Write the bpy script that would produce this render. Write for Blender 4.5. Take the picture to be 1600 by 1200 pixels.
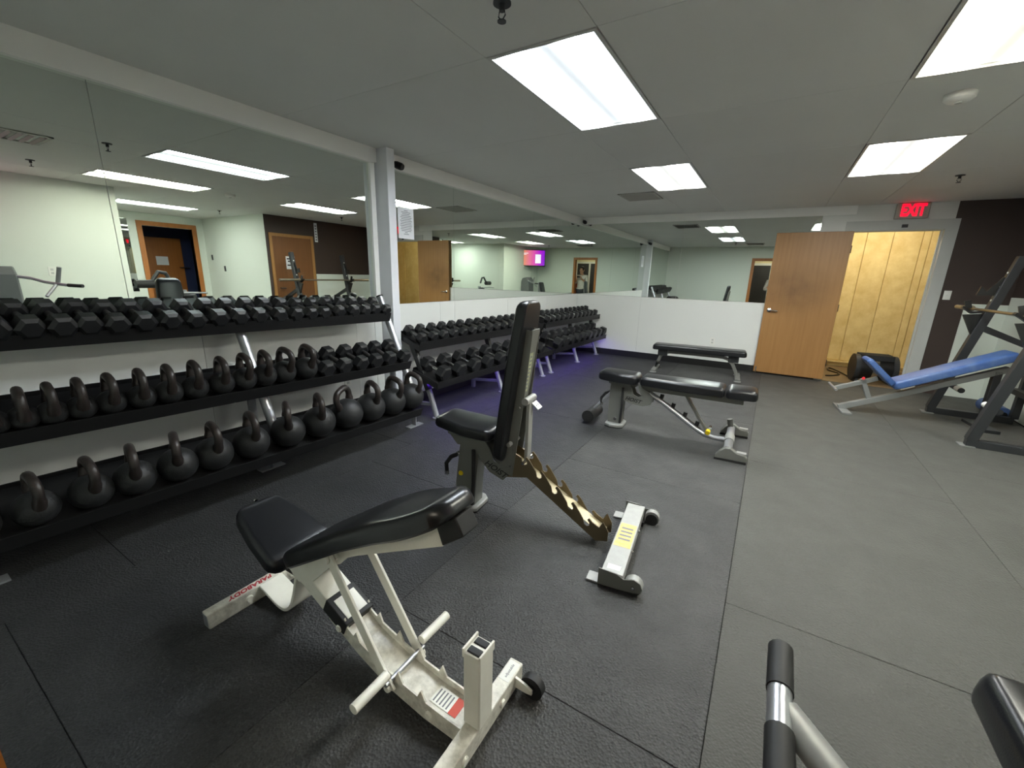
import bpy, math, random
from mathutils import Vector, Matrix
random.seed(7)
PI = math.pi
scene = bpy.context.scene
for o in list(bpy.data.objects):
    bpy.data.objects.remove(o)
COL = scene.collection

# ------------------------------------------------------------------ camera
YAW, PITCH, ROLL, FPX = -0.541075, -0.2544118, 0.0285224, 654.77
CAM_H = 1.40
fwd = Vector((math.sin(YAW) * math.cos(PITCH), math.cos(YAW) * math.cos(PITCH), math.sin(PITCH)))
right = Vector((math.cos(YAW), -math.sin(YAW), 0))
up = right.cross(fwd)
r2 = right * math.cos(ROLL) + up * math.sin(ROLL)
u2 = -right * math.sin(ROLL) + up * math.cos(ROLL)
cam_d = bpy.data.cameras.new('camera')
cam_d.sensor_fit = 'HORIZONTAL'
cam_d.sensor_width = 36.0
cam_d.lens = FPX * 36.0 / 1600.0
cam_d.clip_start = 0.01
cam = bpy.data.objects.new('camera', cam_d)
M = Matrix((r2, u2, -fwd)).transposed().to_4x4()
M.translation = Vector((0, 0, CAM_H))
cam.matrix_world = M
COL.objects.link(cam)
scene.camera = cam

# ------------------------------------------------------------------ world, exposure
w = bpy.data.worlds.new('world')
scene.world = w
w.use_nodes = True
w.node_tree.nodes['Background'].inputs[0].default_value = (0.05, 0.05, 0.05, 1)
w.node_tree.nodes['Background'].inputs[1].default_value = 0.2
vs = scene.view_settings
vs.view_transform = 'Standard'
vs.look = 'None'
vs.gamma = 1.0
vs.use_curve_mapping = False
vs.exposure = 0.95
TROFFER = 46.0      # emission of the tubes behind each ceiling lens
scene.cycles.max_bounces = 14
scene.cycles.glossy_bounces = 8

# ------------------------------------------------------------------ materials
def srgb(r, g, b):
    def f(c):
        c /= 255.0
        return c / 12.92 if c <= 0.04045 else ((c + 0.055) / 1.055) ** 2.4
    return (f(r), f(g), f(b), 1.0)

MATS = {}
def mat(name, col, rough=0.5, metal=0.0, bump=None, var=None, spec=0.5, coat=0.0, emit=None, emit_s=0.0, rvar=None):
    """bump=(scale,strength,kind), var=(scale,amount 0..1,colour2)"""
    m = bpy.data.materials.new(name)
    m.use_nodes = True
    nt = m.node_tree
    p = nt.nodes['Principled BSDF']
    p.inputs['Base Color'].default_value = col
    p.inputs['Roughness'].default_value = rough
    p.inputs['Metallic'].default_value = metal
    p.inputs['Specular IOR Level'].default_value = spec
    p.inputs['Coat Weight'].default_value = coat
    if emit:
        p.inputs['Emission Color'].default_value = emit
        p.inputs['Emission Strength'].default_value = emit_s
    tc = None
    if bump or var or rvar:
        tc = nt.nodes.new('ShaderNodeTexCoord')
    if var:
        n = nt.nodes.new('ShaderNodeTexNoise')
        n.inputs['Scale'].default_value = var[0]
        n.inputs['Detail'].default_value = 6
        n.inputs['Roughness'].default_value = 0.65
        nt.links.new(tc.outputs['Object'], n.inputs['Vector'])
        r = nt.nodes.new('ShaderNodeValToRGB')
        r.color_ramp.elements[0].position = 0.35
        r.color_ramp.elements[1].position = 0.7
        r.color_ramp.elements[0].color = (0, 0, 0, 1)
        r.color_ramp.elements[1].color = (var[1],) * 3 + (1,)
        nt.links.new(n.outputs['Fac'], r.inputs['Fac'])
        mx = nt.nodes.new('ShaderNodeMix')
        mx.data_type = 'RGBA'
        mx.inputs[6].default_value = col
        mx.inputs[7].default_value = var[2]
        nt.links.new(r.outputs['Color'], mx.inputs[0])
        nt.links.new(mx.outputs[2], p.inputs['Base Color'])
    if bump:
        if bump[2] == 'voronoi':
            b = nt.nodes.new('ShaderNodeTexVoronoi')
            out = b.outputs['Distance']
        else:
            b = nt.nodes.new('ShaderNodeTexNoise')
            b.inputs['Detail'].default_value = 5
            out = b.outputs['Fac']
        b.inputs['Scale'].default_value = bump[0]
        nt.links.new(tc.outputs['Object'], b.inputs['Vector'])
        bp = nt.nodes.new('ShaderNodeBump')
        bp.inputs['Strength'].default_value = bump[1]
        bp.inputs['Distance'].default_value = 0.004
        nt.links.new(out, bp.inputs['Height'])
        nt.links.new(bp.outputs['Normal'], p.inputs['Normal'])
    if rvar:
        n = nt.nodes.new('ShaderNodeTexNoise')
        n.inputs['Scale'].default_value = rvar[0]
        nt.links.new(tc.outputs['Object'], n.inputs['Vector'])
        mr = nt.nodes.new('ShaderNodeMapRange')
        mr.inputs['To Min'].default_value = rvar[1]
        mr.inputs['To Max'].default_value = rvar[2]
        nt.links.new(n.outputs['Fac'], mr.inputs['Value'])
        nt.links.new(mr.outputs['Result'], p.inputs['Roughness'])
    MATS[name] = m
    return m

def lens_mat(name, tint):
    m = bpy.data.materials.new(name)
    m.use_nodes = True
    nt = m.node_tree
    p = nt.nodes['Principled BSDF']
    p.inputs['Base Color'].default_value = (0.8, 0.8, 0.8, 1)
    p.inputs['Roughness'].default_value = 0.5
    tc = nt.nodes.new('ShaderNodeTexCoord')
    sx = nt.nodes.new('ShaderNodeSeparateXYZ')
    nt.links.new(tc.outputs['Object'], sx.inputs[0])
    def math_(op, a, b=None):
        n = nt.nodes.new('ShaderNodeMath')
        n.operation = op
        if isinstance(a, (int, float)):
            n.inputs[0].default_value = a
        else:
            nt.links.new(a, n.inputs[0])
        if b is not None:
            if isinstance(b, (int, float)):
                n.inputs[1].default_value = b
            else:
                nt.links.new(b, n.inputs[1])
        return n.outputs[0]
    ax = math_('ABSOLUTE', sx.outputs['X'])
    d = math_('DIVIDE', math_('SUBTRACT', ax, 0.145), 0.050)
    g = math_('EXPONENT', math_('MULTIPLY', math_('MULTIPLY', d, d), -1.0))
    s = math_('ADD', math_('MULTIPLY', g, TROFFER), 0.40)
    p.inputs['Emission Color'].default_value = tint
    nt.links.new(s, p.inputs['Emission Strength'])
    return m

WHITE = srgb(226, 226, 222)
mat('wall_white', srgb(222, 223, 219), 0.6, bump=(90, 0.08, 'noise'), var=(1.3, 0.5, srgb(212, 212, 206)))
mat('wall_far', srgb(212, 218, 208), 0.6, bump=(90, 0.08, 'noise'))
mat('wall_brown', srgb(62, 50, 45), 0.55, bump=(90, 0.1, 'noise'))
mat('panel_white', srgb(222, 224, 220), 0.35, bump=(60, 0.04, 'noise'))
mat('ceiling_paint', srgb(220, 220, 216), 0.75, bump=(130, 0.12, 'noise'), var=(0.9, 0.6, srgb(212, 212, 208)))
mat('gap_dark', srgb(60, 60, 58), 0.9)
mat('trim_white', srgb(242, 242, 238), 0.5, bump=(40, 0.05, 'noise'))
mat('pillar_paint', srgb(224, 226, 230), 0.5, bump=(40, 0.05, 'noise'))
mat('base_black', srgb(24, 24, 24), 0.5)
mat('mat_black', srgb(40, 41, 42), 0.6, bump=(110, 1.0, 'voronoi'), var=(2.6, 0.8, srgb(55, 55, 56)), rvar=(6, 0.5, 0.72))
mat('mat_mid', srgb(50, 50, 50), 0.6, bump=(110, 1.0, 'voronoi'), var=(2.6, 0.8, srgb(70, 70, 69)), rvar=(6, 0.5, 0.72))
mat('mat_grey', srgb(72, 72, 68), 0.7, bump=(110, 0.8, 'voronoi'), var=(2.2, 0.8, srgb(66, 66, 62)), rvar=(6, 0.55, 0.75))
mat('mat_grey_b', srgb(72, 72, 68), 0.7, bump=(110, 0.8, 'voronoi'), var=(2.2, 0.8, srgb(75, 75, 70)), rvar=(6, 0.55, 0.75))
mat('subfloor', srgb(30, 30, 30), 0.9)
mat('mirror', (0.78, 0.83, 0.78, 1), 0.0, 1.0)
mat('mirror_edge', srgb(120, 140, 130), 0.3)
mat('troffer_frame', srgb(200, 200, 196), 0.4)
mat('rack_black', srgb(22, 22, 23), 0.45, bump=(200, 0.05, 'noise'))
mat('tube_grey', srgb(150, 152, 156), 0.38, 0.35)
mat('tube_silver', srgb(172, 174, 178), 0.32, 0.75)
mat('rubber_hex', srgb(24, 25, 27), 0.42, bump=(60, 0.06, 'noise'))
mat('rubber_soft', srgb(28, 28, 29), 0.6)
mat('chrome', srgb(200, 200, 200), 0.15, 1.0)
mat('handle_steel', srgb(120, 118, 116), 0.3, 0.9)
mat('iron_black', srgb(32, 33, 34), 0.5, bump=(150, 0.25, 'noise'))
mat('iron_handle', srgb(38, 34, 33), 0.38, bump=(120, 0.2, 'noise'), var=(14, 0.6, srgb(58, 47, 42)))
mat('vinyl_black', srgb(21, 22, 25), 0.28, bump=(260, 0.06, 'noise'))
mat('vinyl_navy', srgb(17, 18, 24), 0.36, bump=(260, 0.06, 'noise'))
mat('vinyl_blue', srgb(48, 82, 140), 0.38, bump=(60, 0.06, 'noise'), var=(7, 0.7, srgb(96, 118, 156)))
mat('paint_cream', srgb(238, 236, 226), 0.38, bump=(30, 0.04, 'noise'), var=(9, 0.5, srgb(220, 217, 204)))
mat('scuffed_cream', srgb(234, 231, 220), 0.5, var=(26, 0.9, srgb(172, 168, 156)))
mat('paint_grey', srgb(112, 113, 108), 0.42, 0.2)
mat('paint_pale', srgb(158, 159, 156), 0.42, 0.2, var=(20, 0.5, srgb(136, 136, 132)))
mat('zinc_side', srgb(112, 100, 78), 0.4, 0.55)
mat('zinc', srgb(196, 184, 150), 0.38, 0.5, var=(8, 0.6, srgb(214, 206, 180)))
mat('label_orange', srgb(228, 186, 96), 0.5, var=(40, 0.8, srgb(240, 214, 150)))
mat('label_white', srgb(232, 232, 226), 0.5)
mat('label_green', srgb(196, 200, 160), 0.5, var=(60, 0.9, srgb(120, 122, 96)))
mat('label_red', srgb(196, 70, 50), 0.5)
mat('ink_red', srgb(178, 28, 44), 0.5)
mat('ink_black', srgb(25, 25, 25), 0.5)
mat('ink_grey', srgb(120, 122, 128), 0.6)
mat('yellow_plastic', srgb(236, 206, 22), 0.4)
mat('wood_door', srgb(172, 128, 76), 0.4, bump=(30, 0.03, 'noise'))
mat('wood_frame', srgb(176, 112, 52), 0.42)
mat('wood_brown', srgb(124, 82, 46), 0.42)
mat('casing_grey', srgb(190, 192, 188), 0.5, var=(3, 0.3, srgb(166, 170, 164)))
mat('yellow_ply', srgb(240, 216, 150), 0.6, var=(6, 0.75, srgb(214, 182, 110)), bump=(20, 0.08, 'noise'))
mat('floor_wood', srgb(126, 104, 74), 0.55, var=(5, 0.6, srgb(104, 84, 58)))
mat('exit_box', srgb(172, 168, 158), 0.5)
mat('exit_red', srgb(255, 20, 50), 0.5, emit=srgb(255, 8, 44), emit_s=0.85)
mat('paper', srgb(226, 228, 232), 0.7)
mat('plastic_white', srgb(226, 226, 220), 0.4)
mat('plastic_black', srgb(18, 18, 18), 0.35)
mat('steel_dark', srgb(52, 54, 56), 0.45, 0.3)
mat('steel_bar', srgb(150, 140, 122), 0.32, 0.9)
mat('navy', srgb(30, 40, 76), 0.7)
mat('cream_hall', srgb(226, 212, 170), 0.7)
mat('grey_panel', srgb(58, 58, 60), 0.7)
mat('red_brown', srgb(140, 62, 46), 0.6)
mat('led_purple', srgb(60, 30, 160), 0.5, emit=(0.16, 0.045, 1.0, 1), emit_s=11)
mat('skin', srgb(206, 160, 132), 0.55)
mat('hair', srgb(38, 30, 26), 0.6)
mat('shirt', srgb(206, 202, 192), 0.85, var=(12, 0.5, srgb(178, 174, 164)))
mat('trousers', srgb(58, 60, 64), 0.85)
mat('shoe', srgb(30, 30, 30), 0.6)
mat('pvc_grey', srgb(118, 120, 118), 0.5)
mat('shroud_grey', srgb(92, 95, 96), 0.45)
mat('vent_metal', srgb(178, 176, 168), 0.5)
mat('band_white', srgb(232, 232, 232), 0.5)
mat('band_red', srgb(210, 40, 50), 0.5)
mat('band_blue', srgb(90, 110, 190), 0.5)
MATS['lens_cool'] = lens_mat('lens_cool', (0.86, 0.94, 1.0, 1))
MATS['lens_warm'] = lens_mat('lens_warm', (1.0, 0.99, 0.86, 1))
MATS['lens_neutral'] = lens_mat('lens_neutral', (0.98, 1.0, 0.97, 1))

# worn wood veneer: vertical grain and the darker hand-worn patch round the handle height
def grain(m, scale=(34, 34, 1.6), dark=srgb(146, 103, 56), stain=None):
    nt = m.node_tree
    p = nt.nodes['Principled BSDF']
    tc = nt.nodes.new('ShaderNodeTexCoord')
    mp = nt.nodes.new('ShaderNodeMapping')
    mp.inputs['Scale'].default_value = scale
    nt.links.new(tc.outputs['Object'], mp.inputs['Vector'])
    n = nt.nodes.new('ShaderNodeTexNoise')
    n.inputs['Scale'].default_value = 1.0
    n.inputs['Detail'].default_value = 4
    nt.links.new(mp.outputs['Vector'], n.inputs['Vector'])
    mx = nt.nodes.new('ShaderNodeMix')
    mx.data_type = 'RGBA'
    mx.inputs[6].default_value = p.inputs['Base Color'].default_value[:]
    mx.inputs[7].default_value = dark
    nt.links.new(n.outputs['Fac'], mx.inputs[0])
    out = mx.outputs[2]
    if stain:
        # an irregular grubby patch with its own shape (centre, radii)
        mp2 = nt.nodes.new('ShaderNodeMapping')
        mp2.inputs['Location'].default_value = (-stain[0] / stain[2], 0, -stain[1] / stain[3])
        mp2.inputs['Scale'].default_value = (1 / stain[2], 0.0, 1 / stain[3])
        nt.links.new(tc.outputs['Object'], mp2.inputs['Vector'])
        gr = nt.nodes.new('ShaderNodeTexGradient')
        gr.gradient_type = 'SPHERICAL'
        nt.links.new(mp2.outputs['Vector'], gr.inputs['Vector'])
        n2 = nt.nodes.new('ShaderNodeTexNoise')
        n2.inputs['Scale'].default_value = 5
        n2.inputs['Detail'].default_value = 5
        nt.links.new(tc.outputs['Object'], n2.inputs['Vector'])
        ml = nt.nodes.new('ShaderNodeMath')
        ml.operation = 'MULTIPLY'
        nt.links.new(gr.outputs['Fac'], ml.inputs[0])
        nt.links.new(n2.outputs['Fac'], ml.inputs[1])
        m2 = nt.nodes.new('ShaderNodeMix')
        m2.data_type = 'RGBA'
        nt.links.new(ml.outputs[0], m2.inputs[0])
        nt.links.new(out, m2.inputs[6])
        m2.inputs[7].default_value = srgb(70, 46, 22)
        out = m2.outputs[2]
    nt.links.new(out, p.inputs['Base Color'])
grain(MATS['wood_door'], stain=(0.55, 1.28, 0.55, 0.42))
grain(MATS['wood_frame'], dark=srgb(150, 90, 40))
grain(MATS['wood_brown'], dark=srgb(104, 66, 36))

# ------------------------------------------------------------------ mesh helpers
class MB:
    def __init__(self):
        self.v = []
        self.f = []
    def add(self, vs, fs):
        n = len(self.v)
        self.v += [tuple(p) for p in vs]
        self.f += [tuple(i + n for i in f) for f in fs]
        return self
    def box(self, x0, x1, y0, y1, z0, z1):
        x0, x1 = min(x0, x1), max(x0, x1)
        y0, y1 = min(y0, y1), max(y0, y1)
        z0, z1 = min(z0, z1), max(z0, z1)
        return self.add([(x0, y0, z0), (x1, y0, z0), (x1, y1, z0), (x0, y1, z0), (x0, y0, z1), (x1, y0, z1), (x1, y1, z1), (x0, y1, z1)],
                        [(3, 2, 1, 0), (4, 5, 6, 7), (0, 1, 5, 4), (1, 2, 6, 5), (2, 3, 7, 6), (3, 0, 4, 7)])
    def sweep(self, pts, sec, up=(0, 0, 1), caps=True, closed=False):
        """sec: list of (a,b) in side/up frame, or function(i)->list"""
        pts = [Vector(p) for p in pts]
        n = len(pts)
        rings = []
        prev = None
        for i, p in enumerate(pts):
            if closed:
                t = (pts[(i + 1) % n] - pts[i - 1]).normalized()
            elif i == 0:
                t = (pts[1] - p).normalized()
            elif i == n - 1:
                t = (p - pts[i - 1]).normalized()
            else:
                t = ((pts[i + 1] - p).normalized() + (p - pts[i - 1]).normalized()).normalized()
            ref = Vector(up)
            if abs(t.dot(ref)) > 0.98:
                ref = Vector((1, 0, 0)) if abs(t.x) < 0.9 else Vector((0, 1, 0))
            if prev is not None and up == 'auto':
                ref = prev
            side = t.cross(ref).normalized()
            upv = side.cross(t).normalized()
            s = sec(i) if callable(sec) else sec
            k = 1.0
            rings.append([p + side * a * k + upv * b * k for a, b in s])
        m = len(rings[0])
        vs = [q for r in rings for q in r]
        fs = []
        for i in range(n if closed else n - 1):
            for j in range(m):
                a, b = i * m + j, i * m + (j + 1) % m
                c, d = ((i + 1) % n) * m + (j + 1) % m, ((i + 1) % n) * m + j
                fs.append((a, b, c, d))
        if caps and not closed:
            fs.append(tuple(range(m))[::-1])
            fs.append(tuple((n - 1) * m + j for j in range(m)))
        return self.add(vs, fs)
    def tube(self, pts, r, n=12, up=(0, 0, 1), closed=False):
        def sec(i):
            rr = r[i] if isinstance(r, (list, tuple)) else r
            return [(rr * math.cos(2 * PI * k / n), rr * math.sin(2 * PI * k / n)) for k in range(n)]
        return self.sweep(pts, sec, up, closed=closed)
    def bar(self, pts, w, h, up=(0, 0, 1)):
        return self.sweep(pts, [(-w / 2, -h / 2), (w / 2, -h / 2), (w / 2, h / 2), (-w / 2, h / 2)], up)
    def prism(self, poly, y0, y1):
        """poly in (x,z), extruded along y"""
        n = len(poly)
        vs = [(x, y0, z) for x, z in poly] + [(x, y1, z) for x, z in poly]
        fs = [tuple(range(n)), tuple(range(2 * n - 1, n - 1, -1))]
        for i in range(n):
            j = (i + 1) % n
            fs.append((j, i, n + i, n + j))
        return self.add(vs, fs)
    def lathe(self, prof, n=20, mtx=None):
        """prof (r,z) around z"""
        vs, fs = [], []
        for r, z in prof:
            for k in range(n):
                a = 2 * PI * k / n
                q = Vector((r * math.cos(a), r * math.sin(a), z))
                vs.append(mtx @ q if mtx else q)
        m = len(prof)
        for i in range(m - 1):
            for k in range(n):
                fs.append((i * n + k, i * n + (k + 1) % n, (i + 1) * n + (k + 1) % n, (i + 1) * n + k))
        fs.append(tuple(range(n))[::-1])
        fs.append(tuple((m - 1) * n + k for k in range(n)))
        return self.add(vs, fs)
    def pad(self, path, hw, t, r=0.02, rc=0.04, seg=4):
        """cushion: path list of (x,z) underside points along the length; hw: half width per point (or number); y is lateral"""
        # resample
        P = [Vector((x, 0, z)) for x, z in path]
        H = hw if isinstance(hw, (list, tuple)) else [hw] * len(P)
        L = [0]
        for i in range(1, len(P)):
            L.append(L[-1] + (P[i] - P[i - 1]).length)
        tot = L[-1]
        def at(s):
            s = max(0, min(tot, s))
            for i in range(1, len(P)):
                if s <= L[i] + 1e-9:
                    k = (s - L[i - 1]) / (L[i] - L[i - 1])
                    return P[i - 1].lerp(P[i], k), H[i - 1] + (H[i] - H[i - 1]) * k
            return P[-1], H[-1]
        st = []
        for k in range(seg + 1):
            a = k / seg * PI / 2
            st.append((rc * (1 - math.cos(a)), rc * (1 - math.sin(a)), 0.5 * t * (1 - math.sin(a))))
        mid = max(10, int(tot / 0.03))
        stations = list(st)
        for k in range(1, mid):
            stations.append((rc + (tot - 2 * rc) * k / mid, 0, 0))
        stations += [(tot - a, b, c) for a, b, c in st[::-1]]
        rings = []
        for s, ins, dz in stations:
            p, h = at(s)
            q, _ = at(s + 0.03)
            q0, _ = at(s - 0.03)
            tn = (q - q0).normalized()
            nrm = Vector((-tn.z, 0, tn.x))
            if nrm.z < 0 or (abs(nrm.z) < 1e-3 and nrm.x < 0):
                nrm = -nrm
            hh = max(h - ins, 0.01)
            tt = t - dz
            lo = dz * 0.35
            rr = min(r, (tt - lo) * 0.55, hh * 0.9)
            sec = [(-hh + 0.008, lo), (hh - 0.008, lo), (hh, lo + 0.008)]
            for k in range(seg + 1):
                a = k / seg * PI / 2
                sec.append((hh - rr + rr * math.cos(a), tt - rr + rr * math.sin(a)))
            for k in range(seg + 1):
                a = PI / 2 + k / seg * PI / 2
                sec.append((-hh + rr + rr * math.cos(a), tt - rr + rr * math.sin(a)))
            sec.append((-hh, lo + 0.008))
            rings.append([p + Vector((0, 1, 0)) * a + nrm * b for a, b in sec])
        m = len(rings[0])
        n = len(rings)
        vs = [q for rg in rings for q in rg]
        fs = []
        for i in range(n - 1):
            for j in range(m):
                fs.append((i * m + j, i * m + (j + 1) % m, (i + 1) * m + (j + 1) % m, (i + 1) * m + j))
        fs.append(tuple(range(m))[::-1])
        fs.append(tuple((n - 1) * m + j for j in range(m)))
        return self.add(vs, fs)
    def mesh(self, name, material, smooth=True):
        me = bpy.data.meshes.new(name)
        me.from_pydata(self.v, [], self.f)
        me.materials.append(MATS[material])
        import bmesh
        bm = bmesh.new()
        bm.from_mesh(me)
        bmesh.ops.recalc_face_normals(bm, faces=bm.faces)
        bm.to_mesh(me)
        bm.free()
        if smooth:
            me.shade_smooth()
            me.set_sharp_from_angle(angle=math.radians(38))
        return me
    def obj(self, name, material, parent=None, smooth=True, bevel=0.0):
        o = link(name, self.mesh(name, material, smooth), parent)
        if bevel:
            b = o.modifiers.new('bevel', 'BEVEL')
            b.width = bevel
            b.segments = 2
            b.limit_method = 'ANGLE'
            b.angle_limit = math.radians(50)
        return o

def link(name, data, parent=None):
    o = bpy.data.objects.new(name, data)
    COL.objects.link(o)
    if parent:
        o.parent = parent
    return o

def thing(name, label, cat, loc=(0, 0, 0), rz=0.0, group=None, rot=None):
    o = bpy.data.objects.new(name, None)
    o.empty_display_size = 0.1
    COL.objects.link(o)
    o.location = loc
    o.rotation_euler = rot if rot else (0, 0, rz)
    o['label'] = label
    o['category'] = cat
    if group:
        o['group'] = group
    return o

def tag(o, label, cat, group=None):
    o['label'] = label
    o['category'] = cat
    if group:
        o['group'] = group
    return o

def struct(o, label=None):
    o['kind'] = 'structure'
    if label:
        o['label'] = label
    return o

def text(name, body, size, material, parent, mtx, depth=0.0006, bold=0.0, shear=0.0, align='CENTER'):
    c = bpy.data.curves.new(name, 'FONT')
    c.body = body
    c.size = size
    c.extrude = depth
    c.offset = bold
    c.shear = shear
    c.align_x = align
    c.align_y = 'CENTER'
    c.resolution_u = 3
    tmp = bpy.data.objects.new('tmp_text', c)
    COL.objects.link(tmp)
    dg = bpy.context.evaluated_depsgraph_get()
    me = bpy.data.meshes.new_from_object(tmp.evaluated_get(dg))
    me.name = name
    bpy.data.objects.remove(tmp)
    me.materials.clear()
    me.materials.append(MATS[material])
    me.transform(mtx)
    return link(name, me, parent)

def smooth_path(pts, k=3):
    P = [Vector(q) for q in pts]
    Q = []
    for i in range(len(P) - 1):
        p0, p1, p2, p3 = P[max(i - 1, 0)], P[i], P[i + 1], P[min(i + 2, len(P) - 1)]
        for s in range(k):
            u = s / k
            Q.append(0.5 * ((2 * p1) + (p2 - p0) * u + (2 * p0 - 5 * p1 + 4 * p2 - p3) * u * u + (3 * p1 - p0 - 3 * p2 + p3) * u ** 3))
    Q.append(P[-1])
    return Q

def frame_mtx(origin, xaxis, yaxis):
    x = Vector(xaxis).normalized()
    y = Vector(yaxis).normalized()
    z = x.cross(y)
    m = Matrix((x, y, z)).transposed().to_4x4()
    m.translation = Vector(origin)
    return m

ORD = ['first', 'second', 'third', 'fourth', 'fifth', 'sixth', 'seventh', 'eighth', 'ninth', 'tenth', 'eleventh', 'twelfth', 'thirteenth',
       'fourteenth', 'fifteenth', 'sixteenth', 'seventeenth', 'eighteenth', 'nineteenth', 'twentieth', 'twenty-first', 'twenty-second', 'twenty-third']

# ------------------------------------------------------------------ the room
XL, YB, YF, XR, ZC = -3.20, 7.644, -0.010, 1.75, 2.44

# floor with individual rubber mats
fl = struct(MB().box(XL - 0.1, 5.2, -0.12, YB + 0.02, -0.1, -0.014).obj('floor', 'subfloor'), 'black rubber gym floor laid with large mats')
cols = [(XL, -2.41, 0.55), (-2.41, -1.19, 0.14), (-1.19, 0.03, 1.055), (0.03, 1.25, 0.04), (1.25, 2.47, 0.75), (2.47, 3.69, 0.1), (3.69, 5.0, 1.0)]
mat_mesh = {}
for ci, (x0, x1, ys) in enumerate(cols):
    y = ys - 1.83 * 2
    while y < YB:
        a, b = max(y, -0.10), min(y + 1.83, YB)
        if b - a > 0.02 and not (x0 > 1.6 and b < 2.4) and not (x0 > 2.4 and a > 5.2):
            sx, sy = x1 - x0 - 0.002, b - a - 0.002
            key = (round(sx, 3), round(sy, 3), ci)
            mm = 'mat_black' if ci < 2 else 'mat_mid' if ci == 2 else ('mat_grey' if ci % 2 else 'mat_grey_b')
            if key not in mat_mesh:
                mb = MB()
                e = 0.0015
                hx, hy = sx / 2, sy / 2
                mb.add([(-hx, -hy, -0.013), (hx, -hy, -0.013), (hx, hy, -0.013), (-hx, hy, -0.013),
                        (-hx, -hy, -e), (hx, -hy, -e), (hx, hy, -e), (-hx, hy, -e),
                        (-hx + e, -hy + e, 0), (hx - e, -hy + e, 0), (hx - e, hy - e, 0), (-hx + e, hy - e, 0)],
                       [(0, 1, 5, 4), (1, 2, 6, 5), (2, 3, 7, 6), (3, 0, 4, 7), (4, 5, 9, 8), (5, 6, 10, 9), (6, 7, 11, 10), (7, 4, 8, 11), (8, 9, 10, 11), (3, 2, 1, 0)])
                mat_mesh[key] = mb.mesh('rubber_mat', mm, smooth=False)
            o = link('rubber_mat', mat_mesh[key], fl)
            o.location = ((x0 + x1) / 2, (a + b) / 2, 0)
        y += 1.83

# ceiling: backing slab and gypsum panels, lights set into cells
ce = struct(MB().box(XL - 0.1, 5.2, -0.12, YB + 0.1, ZC + 0.09, ZC + 0.16).obj('ceiling', 'gap_dark'), 'grey painted ceiling in large panels')
xs = [XL, -1.40, -0.82, 0.43, 1.01, 2.5, 3.1, 3.68, 5.1]
ys = [-0.12, 1.985, 3.205, 4.425, 5.645, YB + 0.05]
light_cells = {(1, 1), (1, 3), (3, 1), (3, 3)}
g = 0.0015
for i in range(len(xs) - 1):
    for j in range(len(ys) - 1):
        if (i, j) in light_cells:
            continue
        if (i, j) == (6, 1):      # recess light cell, shifted along y
            MB().box(xs[i] + g, xs[i + 1] - g, ys[j] + g, 2.95, ZC, ZC + 0.09).obj('ceiling_panel', 'ceiling_paint', ce, smooth=False)
            continue
        if (i, j) == (6, 2):
            MB().box(xs[i] + g, xs[i + 1] - g, 4.17, ys[j + 1] - g, ZC, ZC + 0.09).obj('ceiling_panel', 'ceiling_paint', ce, smooth=False)
            continue
        MB().box(xs[i] + g, xs[i + 1] - g, ys[j] + g, ys[j + 1] - g, ZC, ZC + 0.09).obj('ceiling_panel', 'ceiling_paint', ce, smooth=False)

def troffer(cx, cy, lens, label):
    t = thing('ceiling_light', label, 'light', (cx, cy, ZC), 0, 'recessed fluorescent ceiling lights')
    hx, hy = 0.286, 0.606
    fx, fy = 0.268, 0.586
    mb = MB()
    mb.box(-hx, hx, -hy, -fy, -0.004, 0.05).box(-hx, hx, fy, hy, -0.004, 0.05)
    mb.box(-hx, -fx, -fy, fy, -0.004, 0.05).box(fx, hx, -fy, fy, -0.004, 0.05)
    mb.obj('light_frame', 'troffer_frame', t, smooth=False)
    MB().box(-fx, fx, -fy, fy, 0.012, 0.02).obj('lens', lens, t, smooth=False)
    MB().box(-hx, hx, -hy, hy, 0.05, 0.085).obj('housing', 'troffer_frame', t, smooth=False)
troffer(-1.11, 2.595, 'lens_cool', 'cool white ceiling light above the two nearest benches')
troffer(-1.11, 5.035, 'lens_neutral', 'ceiling light beside the louvred air vent near the far mirrors')
troffer(0.72, 2.595, 'lens_warm', 'warm white ceiling light cut by the top right corner')
troffer(0.72, 5.035, 'lens_neutral', 'ceiling light in front of the exit sign')
troffer(3.39, 3.56, 'lens_neutral', 'ceiling light in the side recess, seen only in the mirror')

# walls
struct(MB().box(XL - 0.15, XL, -0.14, YB + 0.15, 0, ZC + 0.1).obj('wall_left', 'wall_white', smooth=False), 'white wall behind dumbbell racks and mirrors')
wb = MB().box(XL, 0.80, YB, YB + 0.15, 0, ZC + 0.1).box(0.80, 1.74, YB, YB + 0.15, 2.12, ZC + 0.1).box(1.74, 1.80, YB, YB + 0.15, 0, ZC + 0.1)
struct(wb.obj('wall_back', 'wall_white', smooth=False), 'white far wall with mirror and open doorway')
struct(MB().box(1.80, 2.5, YB, YB + 0.15, 0, ZC + 0.1).obj('wall_back_brown', 'wall_brown', smooth=False), 'dark brown painted wall right of the doorway')
struct(MB().box(2.5, 2.62, 5.0, YB, 0, ZC + 0.1).obj('wall_right_brown', 'wall_brown', smooth=False), 'dark brown side wall behind the barbell rack')
struct(MB().box(2.621, 5.0, 5.0, 5.1, 0, ZC + 0.1).box(2.501, 5.0, 4.994, 4.9995, 0, ZC + 0.1).obj('wall_recess', 'wall_far', smooth=False), 'pale wall of the side recess')
struct(MB().box(XR, 5.1, -0.14, 2.52, 0, ZC + 0.1).obj('wall_right', 'wall_far', smooth=False), 'pale wall on the right, seen in mirror')
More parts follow.
